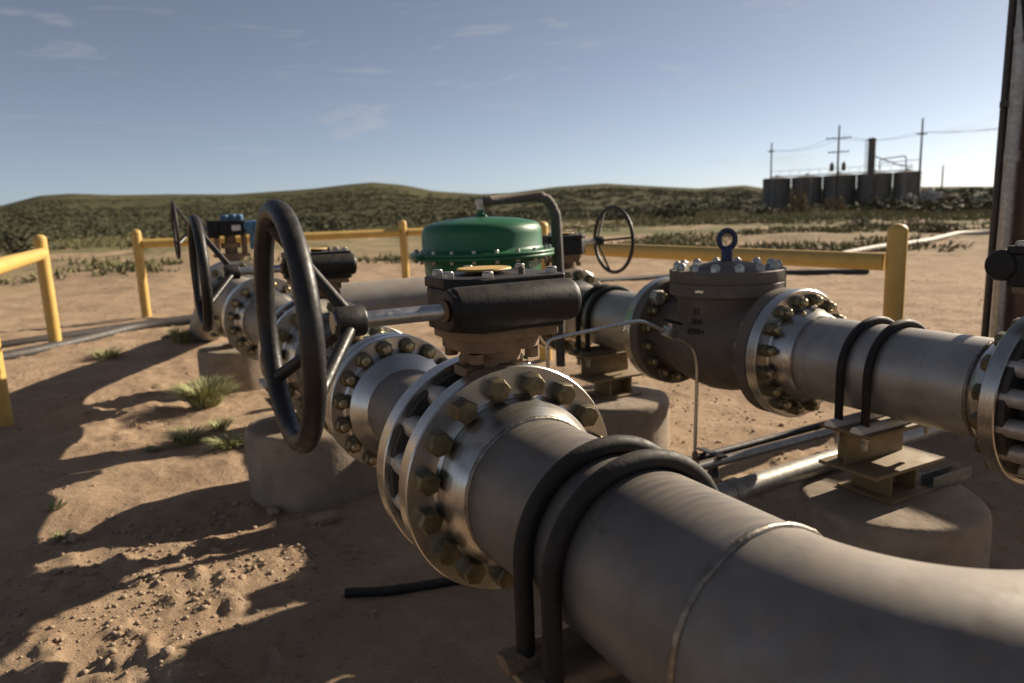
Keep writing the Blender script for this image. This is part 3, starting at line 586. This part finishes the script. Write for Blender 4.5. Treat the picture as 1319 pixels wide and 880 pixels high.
# ------------------------------------------------------------------ instrument tubing, conduits
t = thing('instrument_tubing', (1.75, 1.95, 0), 'bent stainless tubing with small needle valve in front of check valve', 'tubing')
TP = [(1.165, 1.99, .58), (1.165, 1.99, .715), (1.20, 1.985, .722), (1.47, 1.98, .742), (1.54, 1.98, .745), (1.655, 1.98, .690)]
MB().tube(path(TP, .035), .0065, 10).build('tube', 'tube_steel', t, ang=60)
MB().tube(path([(1.655, 1.98, .690), (1.765, 1.975, .632), (1.785, 1.97, .56), (1.762, 1.955, .20)], .04), .0065, 10).build('tube', 'tube_steel', t, ang=60)
nv = MB().box((0, 0, 0), (.048, .032, .034), (0, R(27), 0)).build('needle_valve', 'tube_steel', t, .003, M=Matrix.Translation((1.663, 1.978, .688)))
MB().lathe([(0, .0), (.009, 0), (.009, .022), (0, .022)], (1.668, 1.978, .700), 'z', 12).build('stem', 'tube_steel', nv)
MB().box((1.676, 1.975, .726), (.078, .018, .010), (0, R(18), 0)).build('lever', 'valve_black', nv, .003)
MB().lathe([(.007, .235), (.011, .23), (.011, .20), (.015, .195), (.015, .165), (.011, .16), (.011, .12), (0, .12)], (1.762, 1.953, 0), 'z', 8).build('fitting', 'dusty_cast', t, .001)
def rod(name, pts, r, m, label, cat, group=None, seg=14, rad=.05):
    o = MB().tube(path(pts, rad) if len(pts) > 2 else pts, r, seg).build(name, m, None, ang=50); return tag(o, label, cat, group)
big = rod('conduit', [(.95, 1.52, .262), (2.05, 1.575, .262), (4.2, 1.66, .262)], .034, 'galvanised', 'thick galvanised conduit passing behind the right front support', 'conduit', 'conduits between the pipe lines')
cl = thing('conduit_clamp', (1.545, 1.55, .2), 'small steel clamp around the left end of the thick conduit', 'clamp')
MB().lathe([(.0345, -.014), (.040, -.014), (.040, .014), (.0345, .014)], (1.555, 1.551, .262), 'x', 24, close=True).build('band', 'galvanised', cl)
MB().box((1.555, 1.551, .13), (.04, .04, .19)).build('post', 'galvanised', cl, .002)
MB().tube([(1.575, 1.60, .262), (1.752, 1.94, .155)], .010, 8).build('brace', 'dusty_cast', cl)
rod('conduit', [(.9, 2.02, .125), (1.75, 2.045, .125), (3.8, 2.12, .11), (4.0, 2.13, -.05)], .019, 'galvanised', 'thin bare steel conduit, nearer of the thin pair under the check valve', 'conduit', 'conduits between the pipe lines')
rod('conduit', [(.9, 2.10, .125), (1.75, 2.125, .125), (3.8, 2.21, .11), (4.0, 2.22, -.05)], .016, 'dark_pipe', 'thin dark conduit, farther of the thin pair under the check valve', 'conduit', 'conduits between the pipe lines')
cl = thing('conduit_strap', (1.98, 2.09, 0), 'small strap joining the two thin conduits on a low stand', 'clamp')
MB().box((1.98, 2.095, .1475), (.035, .14, .006)).build('bar', 'dark_pipe', cl, .001); MB().box((1.98, 2.09, .05), (.03, .03, .12)).build('post', 'dark_pipe', cl, .001)
def hose(pxs, r, label, m='dark_pipe', name='ground_pipe', lift=.4):
    pts = []
    for a, b in pxs:
        p = at_z(a, b, .02); pts.append((p.x, p.y, gz(p.x, p.y) + r * lift))
    return rod(name, pts, r, m, label, 'pipe', 'dark pipes lying on the dirt', 12, .6)
hose([(-60, 470), (40, 452), (110, 437), (180, 421), (262, 412), (330, 408)], .055, 'dark pipe half buried in the dirt, nearer of the pair behind the left posts')
hose([(-60, 452), (60, 436), (140, 424), (230, 410), (320, 400)], .045, 'thin dark pipe on the dirt, farther of the pair behind the left posts')
hose([(444, 756), (500, 752), (575, 742), (700, 720)], .0145, 'short length of black hose on the dirt below the nearest flange', 'rubber', 'hose', .9)
hose([(770, 362), (830, 356), (900, 350), (1000, 349), (1120, 350)], .05, 'dark pipe on the dirt behind the check valve')
p = [at_z(a, b, .05) for a, b in ((1085, 328), (1130, 322), (1190, 312), (1235, 303), (1262, 301), (1330, 299))]
rod('white_line', [(q.x, q.y, .06 + .05 * (i % 2)) for i, q in enumerate(p)], .06, 'white_pipe', 'white pipe lying across the sand beyond the right yellow post', 'pipe', None, 12, 1.2)

# ------------------------------------------------------------------ yellow guard rails
def guard(posts, rails, zr, label, tops, rr=.055, pr=.0575):
    v = thing('guard_rail', (posts[0][0], posts[0][1], 0), label, 'guard rail', 'yellow pipe guard rails')
    for (x, y), zt in zip(posts, tops):
        r = pr; MB().lathe([(r, -.2), (r, zt - r * .75)] + [(r * math.cos(a), zt - r * .75 + r * .75 * math.sin(a)) for a in np.linspace(.15, PI / 2, 8)], (x, y, 0), 'z', 32).build('post', 'yellow_paint', v, ang=60)
    for a, b, za, zb_ in rails: MB().tube([(a[0], a[1], za), (b[0], b[1], zb_)], rr, 28).build('rail', 'yellow_paint', v)
    return v
guard([(-.74, 8.28), (-.79, 5.14)], [((-.74, 8.22), (-.83, 1.9), .912, .90)], .91, 'yellow guard rail at far left running towards the camera', (1.095, 1.08))
guard([(.106, 10.25), (3.6, 10.25), (5.1, 10.25)], [((.16, 10.25), (3.54, 10.25), .92, .90), ((3.66, 10.25), (5.05, 10.25), .90, .88)], .91, 'yellow guard rail across the back behind the far valve', (1.10, 1.08, .95))
R0 = at_d(1157, 288, 4.25); C0 = at_z(703, 462)
guard([(R0.x, R0.y), (C0.x, C0.y)], [((R0.x - .02, R0.y + .05), (C0.x + .03, C0.y - .05), .80, .86)], .84, 'yellow guard rail behind the check valve with tall round-topped post', (R0.z, 1.056), .046, .049)

# ------------------------------------------------------------------ pole and cabinet at the right edge
b0 = at_z(1257, 508); fwd = Vector((b0.x, b0.y, 0)).normalized(); rgt = Vector((fwd.y, -fwd.x, 0)); MP = Matrix(((rgt.x, fwd.x, 0, b0.x), (rgt.y, fwd.y, 0, b0.y), (0, 0, 1, 0), (0, 0, 0, 1)))
v = thing('utility_pole', MP @ Vector((.2, .12, 0)), 'thick brown wooden pole with grey riser conduit at the right frame edge', 'utility pole', 'wooden utility poles')
MB().tube([(.19, .12, -.3), (.19, .12, 2), (.19, .12, 7.5)], [.108, .10, .085], 24).build('pole', 'rust_panel', v, M=MP)
MB().tube([(.020, .06, -.1), (.030, .06, 2.0), (.075, .06, 7.0)], .02, 12).build('dark_conduit', 'dark_pipe', v, M=MP)
MB().tube([(.076, -.0, -.1), (.080, 0, 1.9), (.105, 0, 6.8)], .033, 20).build('conduit', 'galvanised', v, M=MP)
for z_ in (1.32, 1.95, 3.0): MB().lathe([(.0335, -.03), (.039, -.03), (.039, .03), (.0335, .03)], (.0775 + z_ * .003, 0, z_), 'z', 20, True).build('coupling', 'galvanised', v, M=MP)
for z_ in (.7, 1.6, 2.55): MB().box((.09, .03, z_), (.17, .06, .03)).build('strap', 'dark_pipe', v, .003, M=MP)
MB().tube(path([(.10, -.04, 1.9), (.045, -.06, 2.3), (.03, -.06, 2.7), (.08, -.05, 3.0)], .2), .011, 8).build('cable', 'rubber', v, M=MP)
MB().tube([(.19, -.01, 1.5), (.26, -.01, 1.2), (.42, .02, .98)], .010, 8).build('cable', 'rubber', v, M=MP)
MB().box((.09, -.03, 2.36), (.10, .04, .03)).build('bracket', 'dark_pipe', v, .003, M=MP)
v = thing('equipment_cabinet', (4.75, 1.66, 0), 'brown steel equipment cabinet beside the thick pole, cut by the frame edge', 'cabinet')
cc = Vector((4.75, 1.66, 0)); MB().box((cc.x, cc.y, .86), (.5, 1.0, 1.08)).build('housing', 'rust_panel', v, .008)
MB().box((cc.x, cc.y, 1.415), (.56, 1.06, .03)).build('roof', 'rust_panel', v, .004); MB().box((cc.x, cc.y, .16), (.44, .94, .32)).build('plinth', 'concrete', v, .01)
MB().box((cc.x - .256, cc.y, .86), (.012, .92, 1.0)).build('door', 'rust_panel', v, .003)

# ------------------------------------------------------------------ stones, grass
def rock_mesh(n, s, seed, sub=2):
    bm = bmesh.new(); bmesh.ops.create_icosphere(bm, subdivisions=sub, radius=1); r_ = random.Random(seed); f = [Vector((r_.uniform(-1, 1), r_.uniform(-1, 1), r_.uniform(-1, 1))).normalized() for _ in range(9)]
    for vv in bm.verts:
        k = 1
        for q in f: k = min(k, .72 / max(vv.co.normalized().dot(q), .3)) if vv.co.normalized().dot(q) > .72 else k
        vv.co = Vector((vv.co.x * s[0], vv.co.y * s[1], vv.co.z * s[2])) * k * r_.uniform(.95, 1.05)
    me = bpy.data.meshes.new(n); bm.to_mesh(me); bm.free(); me.materials.append(MATS['stone']); return me
rocks = [((418, 667), (.075, .05, .025), 'flat pale rock at the foot of the shaded left pedestal'), ((352, 655), (.035, .03, .022), 'small rounded rock left of the shaded pedestal foot'), ((279, 709), (.022, .018, .016), 'small lit stone near the shadow edge at lower left'),
         ((312, 745), (.018, .016, .012), 'tiny lit stone below the shadow corner at lower left'), ((462, 628), (.05, .035, .025), 'reddish rock at the right foot of the shaded pedestal'), ((215, 436), (.06, .05, .03), 'pale rock near the dark pipes behind left grass tufts'), ((95, 690), (.03, .026, .02), 'dark stone inside the left shadow band'), ((700, 560 + 60), (.04, .03, .02), 'rock hidden beneath the foreground pipe')]
for i, ((a, b), s_, lb) in enumerate(rocks[:-1]):
    p = at_z(a, b, .01); tag(link('rock', rock_mesh('rock', s_, i), Matrix.Translation((p.x, p.y, gz(p.x, p.y) + s_[2] * .45)) @ Matrix.Rotation(i * 1.3, 4, 'Z')), lb, 'rock', 'loose rocks')
# pebbles: uncountable
ico = bmesh.new(); bmesh.ops.create_icosphere(ico, subdivisions=1, radius=1); ico.verts.ensure_lookup_table()
IV = np.array([v_.co[:] for v_ in ico.verts]); IF = np.array([[q.index for q in f.verts] for f in ico.faces]); ico.free()
n = 9000; ang = rng.uniform(h0 - R(40), h0 + R(40), n); rad = 1.3 + 11 * rng.uniform(0, 1, n) ** 1.6; px_, py_ = rad * np.sin(ang), rad * np.cos(ang)
keep = fbm(px_, py_, .9, 3, 77) > rng.uniform(-.22, .22, n); px_, py_ = px_[keep], py_[keep]; n = len(px_)
px_ = np.concatenate([px_, rng.normal(.0, .30, 1500), rng.normal(-.9, .5, 900), rng.normal(2.6, .5, 700)]); py_ = np.concatenate([py_, rng.normal(2.5, .34, 1500), rng.normal(5.2, 1.2, 900), rng.normal(3.2, .8, 700)]); n = len(px_)
sz = np.clip(np.exp(rng.normal(-5.55, .55, n)), .0015, .02); zz = ground_z(px_, py_)
VV = (IV[None] * sz[:, None, None] * rng.uniform(.6, 1.3, (n, len(IV), 1)) * np.stack([rng.uniform(.8, 1.4, n), rng.uniform(.8, 1.4, n), rng.uniform(.45, .9, n)], -1)[:, None]) + np.stack([px_, py_, zz + sz * .25], -1)[:, None]
FF = (IF[None] + (np.arange(n) * len(IV))[:, None, None]).reshape(-1, 3)
tag(link('pebbles', mesh_np('pebbles', VV.reshape(-1, 3), FF, 'stone', False)), 'scattered pebbles and clods on the sandy dirt', 'pebbles', kind='stuff')

def tuft(px, py, rad, hgt, nb, label, dry=False):
    p = at_z(px, py, 0); vs = []; fs = []; r_ = random.Random(int(px * 7 + py))
    for i in range(nb):
        a = r_.uniform(0, 2 * PI); q = rad * .45 * math.sqrt(r_.random()); bx, by = q * math.cos(a), q * math.sin(a); a2 = a + r_.uniform(-.7, .7); ln = r_.uniform(.35, 1) * rad; hh = hgt * r_.uniform(.45, 1); wd = r_.uniform(.002, .0042)
        sx, sy = -math.sin(a2) * wd, math.cos(a2) * wd; k = len(vs)
        for u, ww in ((0, .8), (.35, 1), (.7, .75)):
            x = bx + math.cos(a2) * ln * u ** 1.4; y = by + math.sin(a2) * ln * u ** 1.4; z = hh * (1 - (1 - u) ** 1.8)
            vs += [(x - sx * ww, y - sy * ww, z), (x + sx * ww, y + sy * ww, z)]
        vs.append((bx + math.cos(a2) * ln, by + math.sin(a2) * ln, hh)); fs += [(k, k + 1, k + 3, k + 2), (k + 2, k + 3, k + 5, k + 4), (k + 4, k + 5, k + 6)]
    me = bpy.data.meshes.new('grass_tuft'); me.from_pydata(vs, [], fs); me.materials.append(MATS['dry_leaf' if dry else 'grass_blade'])
    return tag(link('grass_tuft', me, Matrix.Translation((p.x, p.y, gz(p.x, p.y) - .004))), label, 'grass', 'green weed tufts on the dirt')
tuft(266, 521, .20, .17, 750, 'largest bright green weed tuft left of the far pedestal')
tuft(240, 566, .13, .07, 240, 'low green weed below the largest tuft')
tuft(296, 574, .12, .06, 220, 'spreading low weed nearest the shaded pedestal')
tuft(283, 553, .09, .06, 120, 'small weed between the two low weeds')
tuft(234, 441, .16, .16, 260, 'rounded grey-green weed in front of the dark ground pipes')
tuft(137, 460, .18, .09, 200, 'thin low weed beside the left yellow post')
tuft(80, 690, .045, .035, 60, 'tiny weed inside the shadow band at lower left')
tuft(72, 655, .05, .03, 50, 'tiny dark weed higher in the left shadow band')
tuft(195, 574, .05, .03, 60, 'tiny weed left of the low weeds')
tuft(183, 330, .5, .3, 300, 'yellow-green weed clump behind the second left post')

# ------------------------------------------------------------------ scrub
def clump(n, s, seed):
    g_ = np.random.default_rng(seed); d = g_.normal(size=(n, 3)); d /= np.linalg.norm(d, axis=1)[:, None]
    c = d * (g_.uniform(.25, 1, (n, 1)) ** .5) * np.array([1, 1, .62]) ; c[:, 2] = np.abs(c[:, 2]) * 1.15 + .04
    lump = 1 + .35 * np.sin(d[:, :1] * 5 + seed) * np.cos(d[:, 1:2] * 4 + seed * 2); c *= lump
    e1 = g_.normal(size=(n, 3)) * s; e2 = g_.normal(size=(n, 3)) * s
    return np.stack([c - e1, c + e1, c + e2], 1)
CL = [clump(46, .15, k) for k in range(6)]
az = np.radians(rng.uniform(-14, 74, 9000)); rr = 84 * np.exp(rng.uniform(0, 1, 9000) ** .8 * math.log(9)); X_, Y_ = rr * np.sin(az), rr * np.cos(az)
k_ = (1.5 * fbm(X_, Y_, .014, 4, 55) + .12 + .15 * np.clip((rr - 100) / 150, 0, 1)) > rng.uniform(-.2, .25, 9000)
# keep the tank yard open
k_ &= ~((rr > 118) & (rr < 175) & (np.degrees(az) > 45.5) & (np.degrees(az) < 59))
X_, Y_, rr, az = X_[k_], Y_[k_], rr[k_], az[k_]
def terr(X, Y):
    X = np.asarray(X, float); Y = np.asarray(Y, float); Q = np.hypot(X, Y); A = np.arctan2(X, Y)
    return np.maximum(np.where(Q > 120, -.2, ground_z(X, Y)), np.where(Q > 112, hill_z(X, Y, A, Q), -9))
Zt = terr(X_, Y_); size = rng.uniform(.35, 1.1, len(X_)) * (1 + np.clip((rr - 120) / 300, 0, 1.3)); L_ = []
for i in range(len(X_)):
    c = CL[i % 6]; t_ = rng.uniform(0, 6.28); cs, sn = math.cos(t_), math.sin(t_); q = c * size[i] * np.array([1.5, 1.5, .8])
    L_.append(np.stack([q[..., 0] * cs - q[..., 1] * sn + X_[i], q[..., 0] * sn + q[..., 1] * cs + Y_[i], q[..., 2] + Zt[i] - .05], -1))
VV = np.concatenate(L_).reshape(-1, 3)
tag(link('scrubland', mesh_np('scrubland', VV, np.arange(len(VV)).reshape(-1, 3), 'scrub_leaf', False)), 'dense olive desert scrub covering flats and hills', 'scrub', kind='stuff')
# dry grass in drifts on the flats
n = 75000; az = np.radians(rng.uniform(-14, 72, n)); rr = 13 * np.exp(rng.uniform(0, 1, n) ** .8 * math.log(11)); X_, Y_ = rr * np.sin(az), rr * np.cos(az)
k_ = (fbm(X_, Y_, .16, 5, 63) * 1.3 + .9 * fbm(X_, Y_, .03, 3, 65) + .26 * np.clip((rr - 34) / 26, -1.0, 1) + .17 * np.clip((np.degrees(az) - 32) / 8, 0, 1)) > rng.uniform(.02, .30, n); X_, Y_, rr = X_[k_], Y_[k_], rr[k_]; n = len(X_)
nb = 6; a = rng.uniform(0, 6.28, (n, nb)); hgt = rng.uniform(.03, .13, (n, nb)) * (1 + rr[:, None] / 70) * rng.uniform(.5, 1.5, (n, 1)); B = np.stack([X_, Y_, terr(X_, Y_) - .02], -1)[:, None] + np.stack([rng.normal(0, .13, (n, nb)), rng.normal(0, .13, (n, nb)), np.zeros((n, nb))], -1)
wv = np.stack([np.cos(a), np.sin(a), a * 0], -1) * .045; tip = B + np.stack([rng.normal(0, .10, (n, nb)), rng.normal(0, .10, (n, nb)), hgt], -1)
VV = np.stack([B - wv, B + wv, tip], 2).reshape(-1, 3)
tag(link('desert_grass', mesh_np('desert_grass', VV, np.arange(len(VV)).reshape(-1, 3), 'grass_far', False)), 'patchy green and straw grass on the flats beyond the pipes', 'grass', kind='stuff')
def bush(px, py, dist, s, hs, label, m='scrub_leaf', n=320):
    r = ray(px, py); q = dist / math.hypot(r.x, r.y); x, y = r.x * q, r.y * q; z = float(terr([x], [y])[0])
    v = thing('desert_bush', (x, y, z), label, 'bush', 'single bushes on the flats'); c = clump(n, .075, int(px)) * np.array([s, s, hs])
    link('crown', mesh_np('crown', c.reshape(-1, 3), np.arange(n * 3).reshape(-1, 3), m, False), Matrix.Translation((x, y, z)), v)
    b = MB(); g_ = random.Random(int(px))
    for k in range(7):
        a = g_.uniform(0, 6.28); b.tube([(x, y, z - .1), (x + .25 * s * math.cos(a), y + .25 * s * math.sin(a), z + hs * .4), (x + .6 * s * math.cos(a), y + .6 * s * math.sin(a), z + hs * .85)], [.04 * s, .025 * s, .01 * s], 5)
    b.build('stems', 'twig', v)
bush(1031, 262, 74, 1.1, 3.0, 'tall straw-coloured bush in front of the second tank', 'dry_leaf')
bush(1076, 262, 80, 1.2, 1.8, 'low dry bush at the foot of the tall utility pole', 'dry_leaf')
bush(1135, 262, 72, 2.4, 1.7, 'broad olive bush in front of the right tanks')
bush(1172, 262, 66, 1.9, 1.3, 'rounded olive bush right of the tanks')
bush(1255, 262, 60, 3.6, 1.5, 'wide dark bush near the right frame edge')
bush(985, 266, 70, 2.2, 1.1, 'low olive bush left of the tanks')
bush(1110, 285, 32, .8, .45, 'small green bush on the sand above the yellow post')
bush(1215, 288, 27, .7, .4, 'small green bush on the sand right of the yellow post')
bush(868, 270, 70, 2.4, 1.9, 'dark bush above the lifting eye on the flats')
bush(800, 274, 72, 2.0, 1.5, 'dark bush behind the thin right handwheel')
bush(592, 282, 62, 1.5, 2.0, 'dark upright bush behind the green actuator')
bush(420, 282, 58, 2.2, 1.4, 'green bush right of the largest handwheel top')
bush(12, 300, 45, 2.2, 1.3, 'olive bush at the left frame edge')
bush(198, 292, 46, 1.6, 1.0, 'yellow-green bush above the second left post', 'grass_far')

# ------------------------------------------------------------------ tank battery, stack, poles
DT = 140
def at_az(deg, dist, z=0): return Vector((dist * math.sin(R(deg)), dist * math.cos(R(deg)), z))
names = ('leftmost grey storage tank of the distant row', 'second grey storage tank from the left in the distant row', 'middle grey storage tank of the distant row', 'fourth grey storage tank from the left, below the stack', 'rightmost grey storage tank of the distant row')
edges = ((46.75, 48.68), (48.72, 50.78), (50.81, 52.98), (53.01, 55.23), (55.26, 56.97))
for (a0, a1), lb in zip(edges, names):
    c = at_az((a0 + a1) / 2, DT); r = DT * math.tan(R(a1 - a0) / 2); t = thing('storage_tank', c, lb, 'tank', 'row of storage tanks')
    MB().lathe([(r, -.6), (r, 1.75), (r + .03, 1.76), (r + .03, 1.84), (r, 1.85), (r, 3.5), (r + .03, 3.51), (r + .03, 3.59), (r, 3.6), (r, 5.15), (r + .05, 5.16), (r + .05, 5.25)], (c.x, c.y, 0), 'z', 40).build('shell', 'tank_paint', t)
    MB().lathe([(r + .05, 5.25), (r * .5, 5.42), (0, 5.5)], (c.x, c.y, 0), 'z', 40).build('roof', 'roof_paint', t)
    MB().lathe([(.2, 5.3), (.2, 5.75), (.28, 5.76), (.28, 5.85), (0, 5.86)], (c.x, c.y, 0), 'z', 14).build('hatch', 'roof_paint', t)
    q = Vector((-c.x, -c.y, 0)).normalized(); MB().lathe([(.09, -.5), (.09, 5.0)], tuple(c + q * (r + .12) + Vector((q.y, -q.x, 0)) * r * .3), 'z', 8).build('downpipe', 'roof_paint', t)
t = thing('tank_walkway', at_az(50.5, DT - 3.2), 'raised steel walkway with thin handrail along the tank tops', 'walkway')
p0, p1 = at_az(47.3, DT - 3.1, 5.45), at_az(56.4, DT - 3.1, 5.45); dv = (p1 - p0)
MB().tube([p0, p1], .09, 6).build('deck', 'roof_paint', t); MB().tube([p0 + Vector((0, 0, .95)), p1 + Vector((0, 0, .95))], .035, 6).build('handrail', 'roof_paint', t)
for k in range(15): q = p0 + dv * (k / 14); MB().tube([q, q + Vector((0, 0, .95))], .03, 6).build('rail_post', 'roof_paint', t)
for k in (.3, .7): q = p0 + dv * k; MB().tube([q, Vector((q.x, q.y, -.5))], .08, 6).build('leg', 'roof_paint', t)
c = at_az(53.87, 137); t = thing('stack', c, 'tall dark cylindrical stack rising behind the tanks', 'stack')
MB().lathe([(.58, -.5), (.58, 10.6), (.66, 10.62), (.66, 10.8), (.5, 10.95), (0, 11.0)], (c.x, c.y, 0), 'z', 24).build('shell', 'tank_paint', t)
q = Vector((-c.y, c.x, 0)).normalized()
for s_ in (-1, 1): MB().tube([c + q * .85 + Vector((0, 0, -.4)) + Vector((s_ * .2, 0, 0)), c + q * .85 + Vector((s_ * .2, 0, 10.8))], .05, 6).build('ladder_rail', 'roof_paint', t)
MB().tube([c + Vector((0, 0, 8.2)), at_az(55.6, 137, 6.3), at_az(56.4, 137, 5.9)], .10, 8).build('vent_pipe', 'roof_paint', t)
c = at_az(55.9, 134); t = thing('overhead_pipework', c, 'thin overhead pipes above the rightmost tank', 'pipework')
MB().tube(path([at_az(54.4, 134, 5.6), at_az(54.4, 134, 7.3), at_az(56.0, 134, 7.6), at_az(56.0, 134, -.4)], .5), .09, 8).build('pipe', 'roof_paint', t)
MB().tube([at_az(54.5, 134, 6.7), at_az(56.9, 134, 6.9)], .06, 6).build('pipe', 'roof_paint', t); MB().tube([at_az(56.9, 134, 6.9), at_az(56.9, 134, -.4)], .06, 6).build('pipe', 'roof_paint', t)
for i, (dg, s_, lb) in enumerate(((56.3, 1.1, 'small pale pump skid right of the tanks'), (57.6, 1.5, 'low grey equipment box right of the tanks'), (60.4, .9, 'small dark heater unit far right of the tanks'))):
    c = at_az(dg, 118); t = thing('field_equipment', c, lb, 'equipment'); MB().box((c.x, c.y, s_ * .5), (s_ * 1.5, s_ * 1.3, s_ * 1.2)).build('housing', 'roof_paint' if i != 2 else 'tank_paint', t, .05)
    MB().lathe([(0, s_ * 1.1), (.25 * s_, s_ * 1.1), (.25 * s_, s_ * 1.4), (.12 * s_, s_ * 1.5), (0, s_ * 1.5)], (c.x, c.y, 0), 'z', 14).build('vessel', 'white_pipe' if i != 2 else 'tank_paint', t); MB().box((c.x, c.y, -.1), (s_ * 2, s_ * 1.8, .3)).build('skid', 'dark_pipe', t)
def pole(deg, dist, h, lb, arms=(), tf=False):
    c = at_az(deg, dist, 0); t = thing('utility_pole', c, lb, 'utility pole', 'wooden utility poles'); MB().tube([(c.x, c.y, -.6), (c.x, c.y, h)], [.19, .12], 12).build('pole', 'pole_wood', t)
    q = Vector((math.cos(R(deg)), -math.sin(R(deg)), 0))
    for z, l in arms:
        a = MB().box((0, 0, 0), (l, .12, .14), (0, 0, -R(deg))).build('crossarm', 'pole_wood', t, M=Matrix.Translation((c.x, c.y, z)))
        for k in (-.46, -.2, .2, .46): MB().lathe([(0, 0), (.07, 0), (.09, .1), (.05, .2), (0, .2)], tuple(c + q * l * k + Vector((0, 0, z + .08))), 'z', 10).build('insulator', 'insulator', a)
    if tf:
        for k in (-.85, .85): MB().lathe([(0, 0), (.30, 0), (.32, .1), (.32, 1.05), (.26, 1.2), (.08, 1.25), (.08, 1.5), (0, 1.5)], tuple(c + q * k + Vector((0, 0, 5.6))), 'z', 16).build('transformer', 'tank_paint', t)
    return c
poles = [pole(51.75, 128, 12.6, 'tall utility pole with two crossarms and paired transformers before the tanks', ((10.6, 3.6), (8.5, 3.0)), True), pole(47.3, 150, 12.2, 'slim utility pole behind the leftmost tank', ((10.6, 1.0),)),
         pole(56.85, 132, 13.0, 'tall utility pole right of the tank row', ((10.6, 1.4),)), pole(58.2, 170, 7.0, 'short distant pole right of the tall pole'), pole(66.5, 120, 13.0, 'utility pole beyond the right frame edge', ((10.6, 2.4),))]
def wires(c0, c1, z0, z1, lb):
    t = thing('power_line', c0, lb, 'power line', 'overhead wires')
    for k, dz in ((-1.1, 0), (1.1, .0)):
        q = Vector((k * .6, -k * .6, 0)); MB().tube([Vector((c0.x, c0.y, z0)).lerp(Vector((c1.x, c1.y, z1)), u) + q - Vector((0, 0, 4 * u * (1 - u) * .8)) for u in np.linspace(0, 1, 17)], .022, 5).build('wire', 'wire', t)
wires(poles[0], poles[2], 10.8, 10.9, 'sagging wires from the transformer pole to the pole right of the tanks')
wires(poles[2], poles[4], 10.9, 10.9, 'faint wires running off to the right frame edge')
wires(poles[1], poles[0], 10.8, 10.8, 'faint wires from the leftmost pole to the transformer pole')
